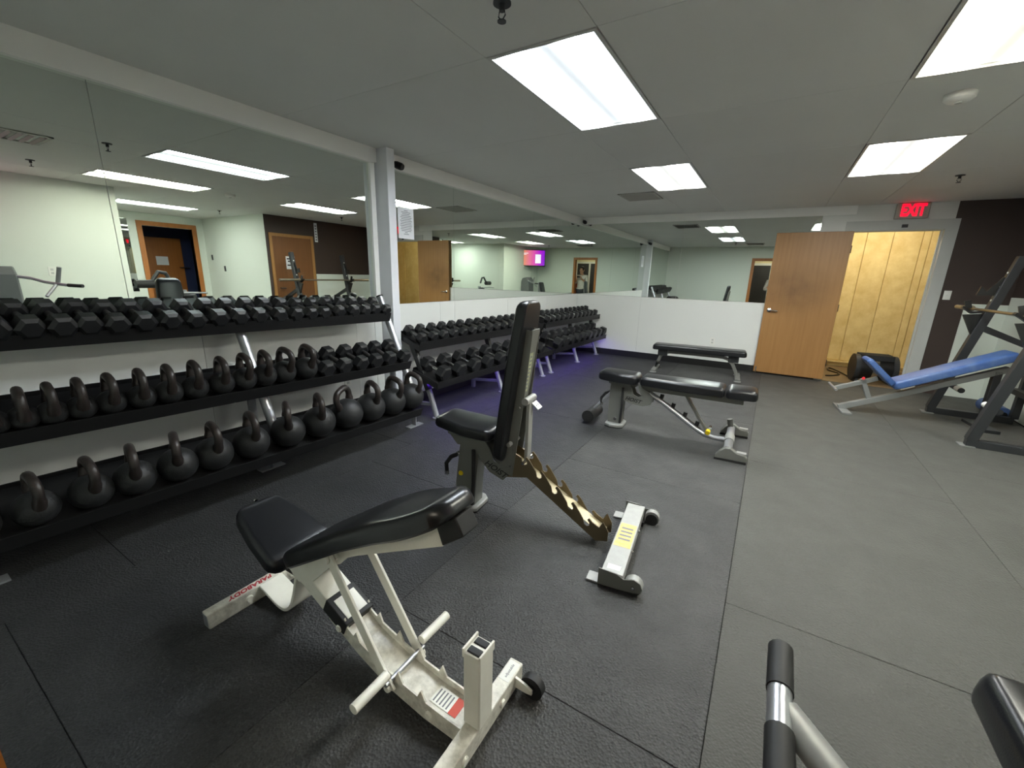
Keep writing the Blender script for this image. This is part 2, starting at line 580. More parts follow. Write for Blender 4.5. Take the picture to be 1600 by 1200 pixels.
struct(MB().box(5.0, 5.12, 2.52, 3.86, 0, ZC + 0.1).box(5.0, 5.12, 4.76, 5.1, 0, ZC + 0.1).box(5.0, 5.12, 3.86, 4.76, 2.19, ZC + 0.1).obj('wall_recess_end', 'wall_far', smooth=False), 'pale end wall of the recess with doorway')
wf = MB().box(XL, -0.64, -0.13, YF, 0, ZC + 0.1).box(0.16, XR, -0.13, YF, 0, ZC + 0.1).box(-0.64, 0.16, -0.13, YF, 2.03, ZC + 0.1)
struct(wf.obj('wall_front', 'wall_far', smooth=False), 'pale wall around the entrance, seen in mirror')
# entrance frame (wood)
tf = MB()
for a, b in ((-0.71, -0.63), (0.15, 0.23)):
    tf.box(a, b, YF, 0.008, 0, 2.10)
tf.box(-0.63, 0.15, YF, 0.008, 2.02, 2.10)
tf.box(-0.64, -0.63, -0.13, YF, 0, 2.03).box(0.15, 0.16, -0.13, YF, 0, 2.03).box(-0.63, 0.15, -0.13, YF, 2.02, 2.03)
struct(tf.obj('trim_1', 'wood_frame', smooth=False), 'brown wooden frame of the entrance doorway')

# trim band above mirrors, pillar, baseboards
struct(MB().box(XL, XL + 0.035, YF, 2.838, 2.325, ZC).box(XL, XL + 0.045, YF, 2.80, 2.315, 2.327).obj('trim_2', 'trim_white', smooth=False), 'white painted board above the near mirrors')
struct(MB().box(XL, XL + 0.035, 2.935, YB, 2.325, ZC).box(XL, XL + 0.045, 2.935, YB, 2.315, 2.327).obj('trim_3', 'trim_white', smooth=False), 'white painted board above the far left mirrors')
struct(MB().box(XL + 0.036, 0.80, YB - 0.03, YB, 2.325, ZC).obj('trim_4', 'trim_white', smooth=False), 'white painted board above the back mirror')
struct(MB().box(XL, XL + 0.16, 2.84, 2.93, 0, ZC).obj('pillar', 'pillar_paint', bevel=0.004), 'white painted square pillar between the mirrors')
struct(MB().box(XL, XL + 0.03, 2.765, 2.815, 1.09, 2.32).obj('trim_5', 'trim_white', smooth=False), 'white strip closing the near mirror by the pillar')
struct(MB().box(XL + 0.01, -0.05, YB - 0.012, YB, 0, 0.105).box(-0.05, 0.72, YB - 0.012, YB, 0, 0.105).obj('baseboard_back', 'base_black', smooth=False), 'black baseboard along the back wall')
struct(MB().box(XL, XL + 0.012, 2.95, YB, 0, 0.105).box(XL, XL + 0.012, 0.0, 2.83, 0, 0.105).obj('baseboard_left', 'base_black', smooth=False), 'black baseboard along the left wall')
# white panels on the lower walls
lw = struct(MB().box(XL, XL + 0.002, 0, YB - 0.02, 0.105, 1.088).obj('wall_left_lower', 'gap_dark', smooth=False), 'white wall panels below the left mirrors')
brk = [0.0, 1.30, 2.533, 2.747, 2.836]
for a, b in zip(brk[:-1], brk[1:]):
    MB().box(XL, XL + 0.006, a + 0.0015, b - 0.0015, 0.107, 1.086).obj('wall_panel', 'panel_white', lw, smooth=False)
brk = [2.934, 3.69, 3.95, 5.14, 6.36, YB - 0.005]
for a, b in zip(brk[:-1], brk[1:]):
    MB().box(XL, XL + 0.006, a + 0.0015, b - 0.0015, 0.107, 1.086).obj('wall_panel', 'panel_white', lw, smooth=False)
bw = struct(MB().box(XL + 0.007, 0.70, YB - 0.002, YB, 0.105, 1.088).obj('wall_back_lower', 'gap_dark', smooth=False), 'white wall panels below the back mirror')
brk = [XL + 0.008, -1.98, 0.70]
for a, b in zip(brk[:-1], brk[1:]):
    MB().box(a + 0.0012, b - 0.0012, YB - 0.006, YB, 0.107, 1.086).obj('wall_panel', 'panel_white', bw, smooth=False)

# mirrors
def mirror(x0, x1, y0, y1, z0, z1, label, tilt=0.0):
    o = MB().box(x0, x1, y0, y1, z0, z1).obj('mirror_panel', 'mirror', smooth=False)
    tag(o, label, 'mirror', 'wall mirrors')
    return o
MT = 0.007
mirror(XL, XL + MT, 0.0, 0.9595, 1.09, 2.318, 'wall mirror panel at the left edge of the photo')
mirror(XL, XL + MT, 0.9625, 2.764, 1.09, 2.318, 'wide wall mirror panel between left seam and pillar')
mirror(XL, XL + MT, 2.932, 3.935, 1.09, 2.318, 'wall mirror panel right of the pillar under the notice')
mirror(XL, XL + MT, 3.938, 5.80, 1.09, 2.318, 'second wall mirror panel beyond the pillar, above dumbbells')
mirror(XL, XL + MT, 5.803, YB - MT - 0.001, 1.09, 2.318, 'left wall mirror panel meeting the room corner')
mirror(XL + 0.001, -1.402, YB - MT, YB, 1.09, 2.324, 'back wall mirror panel next to the room corner')
mirror(-1.399, 0.43, YB - MT, YB, 1.09, 2.324, 'back wall mirror panel behind the open door')
mirror(4.992, 4.999, 3.44, 3.63, 0.85, 2.30, 'narrow mirror beside the far orange door frame')

# back doorway: casing, leaf, room beyond
dc = MB()
dc.box(1.725, 1.85, YB - 0.018, YB, 0, 2.235).box(0.715, 0.815, YB - 0.018, YB, 2.12, 2.235).box(0.815, 1.725, YB - 0.018, YB, 2.115, 2.235)
dc.box(1.725, 1.74, YB, YB + 0.15, 0, 2.12).box(0.80, 0.815, YB - 0.018, YB + 0.15, 0, 2.12).box(0.815, 1.725, YB, YB + 0.15, 2.105, 2.12)
dc.box(1.705, 1.725, YB + 0.05, YB + 0.08, 0, 2.105).box(0.715, 0.80, YB - 0.018, YB, 0, 2.12)
struct(dc.obj('trim_6', 'casing_grey', smooth=False), 'pale grey casing of the far doorway')
d1 = struct(thing('door_1', 'tan wooden door folded open flat against the back wall', 'door', (0.815, 7.605, 0.02), PI - math.radians(1.2)), None)
MB().box(0.0, 0.90, -0.001, 0.043, 0.008, 2.085).obj('door_leaf', 'wood_door', d1, bevel=0.003)
hd = MB().lathe([(0.001, 0), (0.03, 0.0), (0.03, 0.008), (0.013, 0.014), (0.013, 0.05), (0.001, 0.05)], 16, Matrix.Translation((0.83, 0.043, 0.97)) @ Matrix.Rotation(-PI / 2, 4, 'X')).obj('handle', 'chrome', d1)
MB().tube([(0.835, 0.09, 0.97), (0.80, 0.092, 0.97), (0.72, 0.088, 0.965)], 0.010, 10).obj('lever', 'chrome', hd)
for z in (0.25, 1.05, 1.85):
    MB().tube([(-0.006, 0.0, z - 0.05), (-0.006, 0.0, z + 0.05)], 0.008, 8).obj('hinge', 'chrome', d1)
MB().box(0.86, 0.875, 0.044, 0.056, 0.02, 0.09).tube([(0.867, 0.056, 0.04), (0.867, 0.085, -0.0)], 0.006, 8).obj('door_stop', 'chrome', d1)
# room beyond the doorway
struct(MB().box(-0.4, 3.4, YB + 0.02, 9.45, -0.1, 0.0).obj('floor_beyond', 'floor_wood', smooth=False), 'worn brown floor of the room beyond the doorway')
yw = struct(MB().box(-0.4, 3.4, 9.24, 9.34, 0, 2.6).obj('wall_beyond', 'yellow_ply', smooth=False), 'yellow boarded wall seen through the doorway')
brk = [-0.4, 0.35, 0.80, 1.17, 1.505, 1.86, 1.955, 2.4, 2.9, 3.4]
for a, b in zip(brk[:-1], brk[1:]):
    MB().box(a + 0.004, b - 0.004, 9.215 + random.uniform(-0.004, 0.004), 9.24, 0.11, 2.6).obj('plywood_board', 'yellow_ply', yw, smooth=False, bevel=0.003)
MB().box(-0.4, 3.4, 9.16, 9.24, 0.075, 0.10).obj('ledge_board', 'yellow_ply', yw, smooth=False)
struct(MB().box(-0.45, -0.4, YB + 0.15, 9.4, 0, 2.6).box(3.4, 3.45, YB + 0.15, 9.4, 0, 2.6).obj('wall_beyond_sides', 'yellow_ply', smooth=False), 'yellow side walls of the room beyond')
struct(MB().box(-0.45, 3.45, YB + 0.15, 9.4, 2.6, 2.65).obj('ceiling_beyond', 'wall_white', smooth=False), 'ceiling of the room beyond the doorway')
mat('added_lamp_warm', (1, 0.9, 0.7, 1), 0.5, emit=(1.0, 0.92, 0.76, 1), emit_s=17)
bl = thing('ceiling_light', 'unseen warm strip lamp added to light the room beyond the doorway', 'light', (1.2, 8.35, 2.57), 0)  # lamp added out of view to brighten the yellow boarded wall
MB().box(-0.6, 0.6, -0.09, 0.09, 0.0, 0.03).obj('housing', 'plastic_white', bl)
MB().box(-0.58, 0.58, -0.07, 0.07, -0.04, 0.0).obj('lens', 'added_lamp_warm', bl)

# exit sign above doorway
ex = thing('exit_sign', 'lit red EXIT sign above the far doorway', 'exit sign', (1.365, YB, 2.345))
MB().box(-0.165, 0.165, -0.05, 0, -0.10, 0.092).obj('sign_box', 'exit_box', ex, bevel=0.008)
text('sign_lettering', 'EXIT', 0.195, 'exit_red', ex, frame_mtx((0.004, -0.052, -0.002), (1, 0, 0), (0, 0, 1)) @ Matrix.Diagonal((0.60, 1.0, 1.0, 1.0)), 0.003, bold=0.0085)
MB().box(-0.03, 0.03, -0.018, 0.0, 0, 0.04).obj('door_closer_plate', 'plastic_black')
o = bpy.data.objects['door_closer_plate']
o.location = (1.33, YB - 0.018, 2.14)
tag(o, 'small dark plate on door casing under exit sign', 'plate')

# switch and outlets
def plate(loc, ax, label, kind='outlet', c='plastic_white'):
    t = thing('wall_' + kind, label, kind, loc, 0)
    s = 0.006
    if ax == 'y':
        t.rotation_euler = (0, 0, 0)
    elif ax == 'x':
        t.rotation_euler = (0, 0, PI / 2)
    elif ax == '-x':
        t.rotation_euler = (0, 0, -PI / 2)
    MB().box(-0.036, 0.036, -s, 0, -0.058, 0.058).obj('cover_plate', c, t, bevel=0.002)
    if kind == 'switch':
        MB().box(-0.006, 0.006, -0.016, -s, -0.012, 0.012).obj('toggle', c, t)
    else:
        for z in (-0.022, 0.022):
            MB().box(-0.014, 0.014, -s - 0.002, -s, z - 0.013, z + 0.013).obj('socket', 'casing_grey', t, bevel=0.002)
plate((1.918, YB, 1.302), 'y', 'white light switch on brown wall beside door casing', 'switch')
plate((-0.74, YB - 0.006, 0.43), 'y', 'white outlet on back wall behind flat bench', 'outlet')
plate((XL + 0.006, 2.40, 0.43), 'x', 'white outlet low on left wall behind near rack', 'outlet')
plate((XR, 1.72, 1.28), '-x', 'white wall plate seen in left mirror', 'outlet')
plate((4.24, 4.994, 1.36), 'y', 'dark switch plate on recess wall, right of the other', 'switch', 'steel_dark')
plate((4.75, 4.994, 1.60), 'y', 'dark switch plate on recess wall near orange frame', 'switch', 'steel_dark')

# white lower panels on the brown walls
struct(MB().box(2.105, 2.5, YB - 0.012, YB, 0.0, 1.205).obj('wall_back_brown_lower', 'wall_far', smooth=False), 'pale lower panel on the brown wall')
struct(MB().box(2.488, 2.5, 6.06, YB - 0.013, 0.0, 1.30).obj('wall_right_brown_lower', 'wall_far', smooth=False), 'pale lower panel on the brown side wall')

# brown door on the side wall
d2 = struct(thing('door_2', 'brown closed door on dark wall, seen in mirror', 'door', (2.5, 5.55, 0)), None)
MB().box(-0.02, 0, -0.49, -0.43, 0, 2.10).box(-0.02, 0, 0.43, 0.49, 0, 2.10).box(-0.02, 0, -0.43, 0.43, 2.04, 2.10).obj('door_frame', 'wood_door', d2, smooth=False)
MB().box(-0.012, 0, -0.43, 0.43, 0.01, 2.04).obj('door_leaf', 'wood_brown', d2, smooth=False)
MB().tube([(-0.012, -0.36, 1.0), (-0.06, -0.36, 1.0), (-0.06, -0.26, 1.0)], 0.012, 8).obj('lever', 'chrome', d2)
sg = thing('door_notice', 'white paper notice taped to brown door, seen in mirror', 'notice', (2.487, 5.47, 1.52))
MB().box(-0.001, 0, -0.10, 0.10, -0.13, 0.13).obj('sheet', 'paper', sg, smooth=False)
for k, (ww, z) in enumerate(((0.16, 0.08), (0.12, 0.03), (0.15, -0.05))):
    MB().box(-0.0016, -0.001, -ww / 2, ww / 2, z - 0.014, z + 0.014).obj('print_line', 'ink_black', sg, smooth=False)
vsn = thing('wall_sign', 'tall narrow white sign beside brown door, seen in mirror', 'sign', (2.499, 6.13, 2.19))
MB().box(-0.006, 0, -0.035, 0.035, -0.2, 0.2).obj('sign_board', 'paper', vsn, smooth=False)
for k in range(6):
    MB().box(-0.0066, -0.006, -0.02, 0.02, -0.17 + k * 0.058, -0.135 + k * 0.058).obj('print_block', 'ink_grey', vsn, smooth=False)

# orange framed doorway in the recess and hall behind it
of = MB().box(4.98, 5.0, 3.77, 3.86, 0, 2.28).box(4.98, 5.0, 4.76, 4.85, 0, 2.28).box(4.98, 5.0, 3.86, 4.76, 2.19, 2.28)
of.box(5.0, 5.12, 3.855, 3.86, 0, 2.19).box(5.0, 5.12, 4.76, 4.765, 0, 2.19)
struct(of.obj('trim_7', 'wood_frame', smooth=False), 'orange wooden frame of the recess doorway')
struct(MB().box(6.3, 6.4, 2.6, 6.0, 0, 2.6).box(5.12, 6.3, 2.6, 2.7, 0, 2.6).box(5.12, 6.3, 5.9, 6.0, 0, 2.6).obj('wall_hall_navy', 'navy', smooth=False), 'navy blue hall wall beyond the recess doorway')
struct(MB().box(5.12, 6.4, 2.6, 6.0, -0.1, 0).obj('floor_hall', 'floor_wood', smooth=False), 'floor of the hall beyond the recess')
struct(MB().box(5.12, 6.4, 2.6, 6.0, 2.6, 2.65).obj('ceiling_hall', 'gap_dark', smooth=False), 'dark ceiling of the hall beyond the recess')
d3 = struct(thing('door_3', 'reddish brown door in the navy hall, seen in mirror', 'door', (6.3, 4.55, 0)), None)
MB().box(-0.05, 0, -0.45, 0.45, 0, 2.03).obj('door_leaf', 'wood_frame', d3, smooth=False)
MB().box(-0.056, -0.05, -0.10, 0.14, 1.40, 1.60).obj('notice', 'paper', d3, smooth=False)
MB().tube([(-0.05, 0.36, 1.35), (-0.10, 0.36, 1.35), (-0.10, 0.55, 1.35)], 0.014, 8).obj('lever', 'chrome', d3)

# entrance hall behind the photographer
struct(MB().box(-2.2, 2.4, -3.0, -0.10, -0.1, -0.001).obj('floor_entry', 'floor_wood', smooth=False), 'floor of the entry hall behind the photographer')
struct(MB().box(-2.2, 2.4, -3.1, -3.0, 0, 2.7).box(-2.3, -2.2, -3.0, -0.13, 0, 2.7).box(2.3, 2.4, -3.0, -0.14, 0, 2.7).obj('wall_entry', 'cream_hall', smooth=False), 'cream walls of the entry hall')
struct(MB().box(-2.3, 2.4, -3.1, -0.13, 2.7, 2.75).obj('ceiling_entry', 'wall_white', smooth=False), 'ceiling of the entry hall')
el = thing('ceiling_light', 'unseen strip lamp added to light the entry hall behind the photographer', 'light', (0.1, -1.9, 2.66))  # added lamp, itself unseen, lights the hall that the mirrors show
MB().box(-0.6, 0.6, -0.1, 0.1, 0.0, 0.035).obj('housing', 'plastic_white', el)
MB().box(-0.58, 0.58, -0.08, 0.08, -0.04, 0.0).obj('lens', 'added_lamp_warm', el)
d4 = struct(thing('door_4', 'dark grey double door with white frame in entry hall, seen in mirror', 'door', (0.4, -3.0, 0)), None)
for a, b in ((-1.6, -0.62), (-0.55, 0.28), (0.36, 0.90), (0.98, 1.6)):
    MB().box(a, b, 0, 0.05, 0.0, 1.98).obj('door_leaf', 'grey_panel', d4, smooth=False)
for a, b in ((-0.62, -0.55), (0.28, 0.36), (0.90, 0.98)):
    MB().box(a, b, 0, 0.06, 0, 1.98).obj('frame_post', 'plastic_white', d4, smooth=False)
MB().box(-1.6, 1.6, 0, 0.06, 1.98, 2.06).obj('frame_head', 'plastic_white', d4, smooth=False)
cb = thing('cabinet', 'low red brown cabinet in entry hall, seen in mirror', 'cabinet', (1.55, -2.6, 0))
MB().box(-0.4, 0.4, -0.25, 0.2, 0.06, 1.1).obj('body', 'red_brown', cb, bevel=0.004)
MB().box(-0.42, 0.42, -0.27, 0.22, 1.1, 1.13).obj('top', 'wood_brown', cb, bevel=0.004)
for sx in (-0.2, 0.2):
    MB().box(sx - 0.185, sx + 0.185, 0.2, 0.215, 0.1, 1.06).obj('door', 'red_brown', cb, bevel=0.003)
MB().box(-0.38, 0.38, -0.23, 0.18, 0.0, 0.06).obj('plinth', 'base_black', cb)

# ------------------------------------------------------------------ ceiling fittings
def sprinkler(x, y, label):
    t = thing('sprinkler_head', label, 'sprinkler', (x, y, ZC), 0, 'ceiling sprinklers')
    MB().lathe([(0.001, -0.006), (0.036, -0.006), (0.036, 0.0), (0.001, 0.0)], 20).obj('escutcheon', 'steel_dark', t)
    MB().tube([(0, 0, -0.004), (0, 0, -0.03)], 0.012, 10).obj('body', 'steel_dark', t)
    MB().tube([(-0.012, 0, -0.03), (-0.016, 0, -0.045), (0, 0, -0.062), (0.016, 0, -0.045), (0.012, 0, -0.03)], 0.003, 6).obj('yoke', 'steel_dark', t)
    MB().lathe([(0.001, -0.066), (0.018, -0.066), (0.018, -0.062), (0.001, -0.062)], 16).obj('deflector', 'steel_dark', t)
sprinkler(-1.09, 1.655, 'dark sprinkler head at the top edge above nearest light')
sprinkler(0.55, 1.5, 'sprinkler head on ceiling near entrance, seen in mirror')
sprinkler(1.35, 5.95, 'small sprinkler head on ceiling left of the exit sign')
sprinkler(2.9, 4.4, 'sprinkler head at the recess mouth, seen in mirror')
sd = thing('smoke_detector', 'white round smoke detector between the right ceiling lights', 'smoke detector', (0.715, 3.54, ZC))
MB().lathe([(0.001, 0), (0.068, 0), (0.07, -0.01), (0.066, -0.028), (0.05, -0.04), (0.001, -0.042)], 28).obj('shell', 'plastic_white', sd)
MB().lathe([(0.001, -0.041), (0.018, -0.041), (0.016, -0.048), (0.001, -0.048)], 16).obj('sensor_cap', 'casing_grey', sd)

def vent(x, y, label, sx=0.23, sy=0.25):
    t = thing('air_vent', label, 'vent', (x, y, ZC), 0, 'square ceiling air vents')
    mb = MB()
    mb.box(-sx, sx, -sy, -sy + 0.03, -0.01, 0).box(-sx, sx, sy - 0.03, sy, -0.01, 0).box(-sx, -sx + 0.03, -sy, sy, -0.01, 0).box(sx - 0.03, sx, -sy, sy, -0.01, 0)
    mb.obj('vent_frame', 'vent_metal', t, smooth=False)
    MB().box(-sx + 0.03, sx - 0.03, -sy + 0.03, sy - 0.03, -0.003, -0.001).obj('duct_opening', 'plastic_black', t, smooth=False)
    n = 7
    for k in range(n):
        yy = -sy + 0.055 + (2 * sy - 0.11) * k / (n - 1)
        MB().add([(-sx + 0.03, yy - 0.012, -0.004), (sx - 0.03, yy - 0.012, -0.004), (sx - 0.03, yy + 0.008, -0.018), (-sx + 0.03, yy + 0.008, -0.018),
                  (-sx + 0.03, yy - 0.012, -0.006), (sx - 0.03, yy - 0.012, -0.006), (sx - 0.03, yy + 0.008, -0.020), (-sx + 0.03, yy + 0.008, -0.020)],
                 [(0, 1, 2, 3), (7, 6, 5, 4), (0, 4, 5, 1), (1, 5, 6, 2), (2, 6, 7, 3), (3, 7, 4, 0)]).obj('slat', 'vent_metal', t, smooth=False)
vent(-1.67, 5.90, 'louvred air vent on ceiling near the far left corner')
vent(-0.64, 1.12, 'louvred air vent above the entrance, seen in mirror')

def seccam(loc, rz, label):
    t = thing('security_camera', label, 'camera', loc, rz, 'black security cameras')
    MB().tube([(0, 0, 0), (0.03, 0, -0.01), (0.06, 0, -0.025)], 0.008, 8).obj('bracket', 'plastic_black', t)
    MB().lathe([(0.001, 0), (0.028, 0), (0.032, 0.02), (0.032, 0.07), (0.026, 0.085), (0.001, 0.085)], 16,
               Matrix.Translation((0.05, 0, -0.03)) @ Matrix.Rotation(math.radians(110), 4, 'Y')).obj('housing', 'plastic_black', t)
seccam((XL + 0.035, 3.0, 2.375), 0.2, 'black security camera on trim just right of the pillar')
seccam((XL + 0.05, YB - 0.06, 2.40), -0.8, 'black security camera in the far corner above the mirrors')

nt_ = thing('posted_notice', 'white printed notice on the mirror right of pillar', 'notice', (XL + MT, 3.20, 1.86), 0)
MB().box(0.0003, 0.0012, -0.105, 0.105, -0.142, 0.142).obj('sheet', 'paper', nt_, smooth=False)
lines = [0.05, 0.12, 0.10, 0.13, 0.15, 0.13, 0.16, 0.14, 0.15, 0.16, 0.14, 0.15, 0.13, 0.04, 0.07]
for k, wd in enumerate(lines):
    z = 0.118 - k * 0.0155
    MB().box(0.0012, 0.0015, -wd / 2, wd / 2, z - 0.0028, z + 0.0028).obj('print_line', 'ink_grey', nt_, smooth=False)

# TV in the corner by the entrance (seen in mirror)
tv = thing('television', 'wall television with orange and purple screen, seen in mirror', 'television', (1.50, 0.95, 2.04), PI + 0.6435)
m = bpy.data.materials.new('tv_screen')
m.use_nodes = True
nt = m.node_tree
p = nt.nodes['Principled BSDF']
p.inputs['Base Color'].default_value = (0.01, 0.01, 0.01, 1)
tc = nt.nodes.new('ShaderNodeTexCoord')
sx = nt.nodes.new('ShaderNodeSeparateXYZ')
nt.links.new(tc.outputs['Object'], sx.inputs[0])
mr = nt.nodes.new('ShaderNodeMapRange')
mr.inputs['From Min'].default_value = -0.47
mr.inputs['From Max'].default_value = 0.47
nt.links.new(sx.outputs['X'], mr.inputs['Value'])
rp = nt.nodes.new('ShaderNodeValToRGB')
els = rp.color_ramp.elements
els[0].position, els[0].color = 0.0, srgb(255, 170, 40)
els[1].position, els[1].color = 1.0, srgb(150, 0, 235)
e = els.new(0.55)
e.color = srgb(255, 90, 190)
e = els.new(0.8)
e.color = srgb(205, 20, 230)
nt.links.new(mr.outputs['Result'], rp.inputs['Fac'])
nt.links.new(rp.outputs['Color'], p.inputs['Emission Color'])
p.inputs['Emission Strength'].default_value = 0.62
MATS['tv_screen'] = m
mat('tv_white', srgb(240, 235, 250), 0.5, emit=srgb(235, 225, 250), emit_s=0.6)
MB().box(-0.49, 0.49, 0.0, 0.05, -0.29, 0.29).obj('tv_body', 'plastic_black', tv, bevel=0.005)
MB().box(-0.47, 0.47, -0.002, 0.0, -0.27, 0.27).obj('screen', 'tv_screen', tv, smooth=False)
MB().box(0.12, 0.33, -0.004, -0.002, -0.19, 0.13).obj('screen_card', 'tv_white', tv, smooth=False)
MB().box(-0.40, -0.15, -0.004, -0.002, 0.15, 0.17).box(-0.40, -0.22, -0.004, -0.002, 0.11, 0.13).obj('screen_text_line', 'tv_white', tv, smooth=False)
MB().box(-0.05, 0.05, 0.05, 0.16, -0.05, 0.05).obj('wall_bracket', 'plastic_black', tv)

# wall telephone in the recess, seen in mirror
ph = thing('wall_phone', 'black wall telephone in the recess, seen in mirror', 'telephone', (4.2, 2.52, 1.65))
MB().box(-0.1, 0.1, 0, 0.06, -0.22, 0.22).obj('phone_body', 'plastic_black', ph, bevel=0.01)
MB().bar([(-0.06, 0.085, -0.12), (-0.06, 0.1, 0), (-0.06, 0.085, 0.12)], 0.04, 0.035, (0, 1, 0)).obj('handset', 'plastic_black', ph)

# ------------------------------------------------------------------ racks
def lerp3(a, b, y):
    k = (y - a[1]) / (b[1] - a[1])
    return Vector([a[i] + (b[i] - a[i]) * k for i in range(3)])

def tray(parent, name, A, B, dx, dz, lip=0.03, drop=0.045, y0=None, y1=None):
    """tray with front-lower edge from A to B (x,y,z); rises dz over dx towards the wall"""
    a, b = lerp3(A, B, y0), lerp3(A, B, y1)
    L = math.hypot(dx, dz)
    ux, uz = -dx / L, dz / L          # from front to back
    nx, nz = uz * 1.0, -ux * 1.0      # surface normal (up/front)
    sec = [(0, 0), (L, 0), (L, 0.03), (L - 0.006, 0.03), (L - 0.006, 0.006), (0.006, 0.006), (0.006, lip), (0, lip)]
    # front channel
    sec = [(0, -drop), (0.025, -drop), (0.025, -0.003)] + [(L, -0.003), (L, 0.03), (L - 0.006, 0.03), (L - 0.006, 0.006), (0.006, 0.006), (0.006, lip), (0, lip)]
    vs = []
    for e in (a, b):
        for s, h in sec:
            vs.append((e.x + ux * s + nx * h, e.y, e.z + drop + uz * s + nz * h))
    n = len(sec)
    fs = [tuple(range(n)), tuple(range(2 * n - 1, n - 1, -1))]
    for i in range(n):
        j = (i + 1) % n
        fs.append((j, i, n + i, n + j))
    return MB().add(vs, fs).obj(name, 'rack_black', parent, smooth=False)

# near rack (slightly turned to the wall); front-lower edges right end -> left end
T1A, T1B = (-2.838, 2.60, 0.975), (-2.955, 0.40, 0.995)
M1A, M1B = (-2.611, 2.60, 0.575), (-2.735, 0.293, 0.608)
B1A, B1B = (-2.497, 2.60, 0.165), (-2.62, 0.204, 0.190)
TILT = {'T1': (0.225, 0.075), 'M1': (0.29, 0.11), 'B1': (0.33, 0.125), 'T2': (0.27, 0.09), 'B2': (0.33, 0.10)}
rk = thing('dumbbell_rack', 'three-tier black rack with silver posts in front of near mirrors', 'rack', (0, 0, 0))
tray(rk, 'top_shelf', T1A, T1B, *TILT['T1'], y0=0.10, y1=2.62)
tray(rk, 'middle_shelf', M1A, M1B, *TILT['M1'], y0=0.10, y1=2.62)
tray(rk, 'bottom_shelf', B1A, B1B, *TILT['B1'], y0=0.10, y1=2.62)
for y in (0.16, 1.44, 2.665):
    sh = (2.6 - y) * -0.052
    bx = -2.60 + sh
    p0 = Vector((bx + 0.05, y, 0.27))
    p1 = Vector((-3.0 + sh * 0.8, y, 1.175)) if y > 2 else Vector((-2.925 + sh * 0.8, y, 0.99))
    po = MB().tube([p0 + Vector((-0.06, 0, 0)), p1 + Vector((-0.015, 0, 0))], 0.030, 16).obj('post', 'tube_silver', rk)
    MB().lathe([(0.001, 0), (0.031, 0), (0.031, 0.012), (0.02, 0.016), (0.001, 0.016)], 16,
               Matrix.Translation(p1 + Vector((-0.015, 0, 0))) @ (p1 - p0).to_track_quat('Z', 'Y').to_matrix().to_4x4()).obj('post_cap', 'plastic_black', po)
    fp_ = -2.66 if y > 2 else (-2.88 if y > 1 else -2.74)
    MB().bar([(fp_ - 0.035, y + (0.055 if y > 1 else -0.03), 0.006), (fp_ - 0.035, y + (0.055 if y > 1 else -0.03), 0.20)], 0.05, 0.008, (0, 1, 0)).obj('foot_post', 'tube_grey', rk)
    MB().tube([(bx - 0.30, y, 0.02), (bx - 0.30, y, 0.62)], 0.026, 14).obj('rear_leg', 'tube_grey', rk)
    fpx = -2.66 if y > 2 else (-2.88 if y > 1 else -2.74)
    yo = -0.085 if y < 1 else 0.0
    MB().box(fpx - 0.07, fpx, y - 0.03 + yo, y + 0.14 + yo, 0.0, 0.008).obj('foot_plate', 'tube_grey', rk, smooth=False)
MB().tube([(-2.93, 2.62, 1.005), (-2.93, 2.66, 1.005)], 0.014, 10).obj('end_bolt', 'plastic_black', rk)

# far racks: two units
T2A, T2B = (-2.815, 2.95, 0.66), (-2.675, 7.5, 0.655)
B2A, B2B = (-2.59, 2.95, 0.315), (-2.525, 7.5, 0.305)
def far_rack(y0, y1, feet, label):
    t = thing('dumbbell_rack', label, 'rack', (0, 0, 0), 0, 'two-tier racks along the far left wall')
    tray(t, 'top_shelf', T2A, T2B, *TILT['T2'], y0=y0, y1=y1, drop=0.06)
    tray(t, 'bottom_shelf', B2A, B2B, *TILT['B2'], y0=y0, y1=y1, drop=0.05)
    for y in feet:
        f = lerp3(B2A, B2B, y)
        q = lerp3(T2A, T2B, y)
        po = MB().tube([(-2.66, y, 0.01), (-2.76, y, 0.28)], 0.027, 14).obj('front_leg', 'tube_grey', t)
        MB().lathe([(0.001, 0), (0.045, 0), (0.045, 0.012), (0.03, 0.016), (0.001, 0.016)], 18, Matrix.Translation((-2.66, y, 0))).obj('foot_disc', 'tube_grey', po)
        MB().bar([(-2.76, y, 0.28), (q.x - 0.15, y, q.z + 0.06)], 0.05, 0.05, (0, 1, 0)).obj('upright', 'rack_black', t, smooth=False)
        MB().bar([(-2.70, y, 0.14), (-3.10, y, 0.10)], 0.03, 0.03).bar([(-3.10, y, 0.0), (-3.10, y, 0.40)], 0.04, 0.04, (0, 1, 0)).obj('rear_leg', 'tube_grey', t, smooth=False)
    for nm, A, B, tl, dr in (('top_end_plate', T2A, T2B, TILT['T2'], 0.06), ('bottom_end_plate', B2A, B2B, TILT['B2'], 0.05)):
        for yy in (y0 - 0.004, y1 + 0.004):
            e = lerp3(A, B, yy)
            MB().prism([(e.x, e.z), (e.x, e.z + dr), (e.x - tl[0], e.z + dr + tl[1]), (e.x - tl[0], e.z + dr + tl[1] - 0.05)], yy - 0.003, yy + 0.003).obj(nm, 'rack_black', t, smooth=False)
far_rack(2.95, 5.39, (3.0, 4.2, 5.27), 'two-tier dumbbell rack right of the pillar, half hidden by bench')
far_rack(5.47, 7.53, (5.54, 6.55, 7.45), 'two-tier dumbbell rack in the far left corner')
led = thing('led_strip', 'purple light strip glowing under the far dumbbell racks', 'light strip', (-2.74, 5.24, 0.36))
MB().box(-0.012, 0.012, -2.25, 2.25, -0.012, 0.0).obj('diffuser', 'led_purple', led, smooth=False)
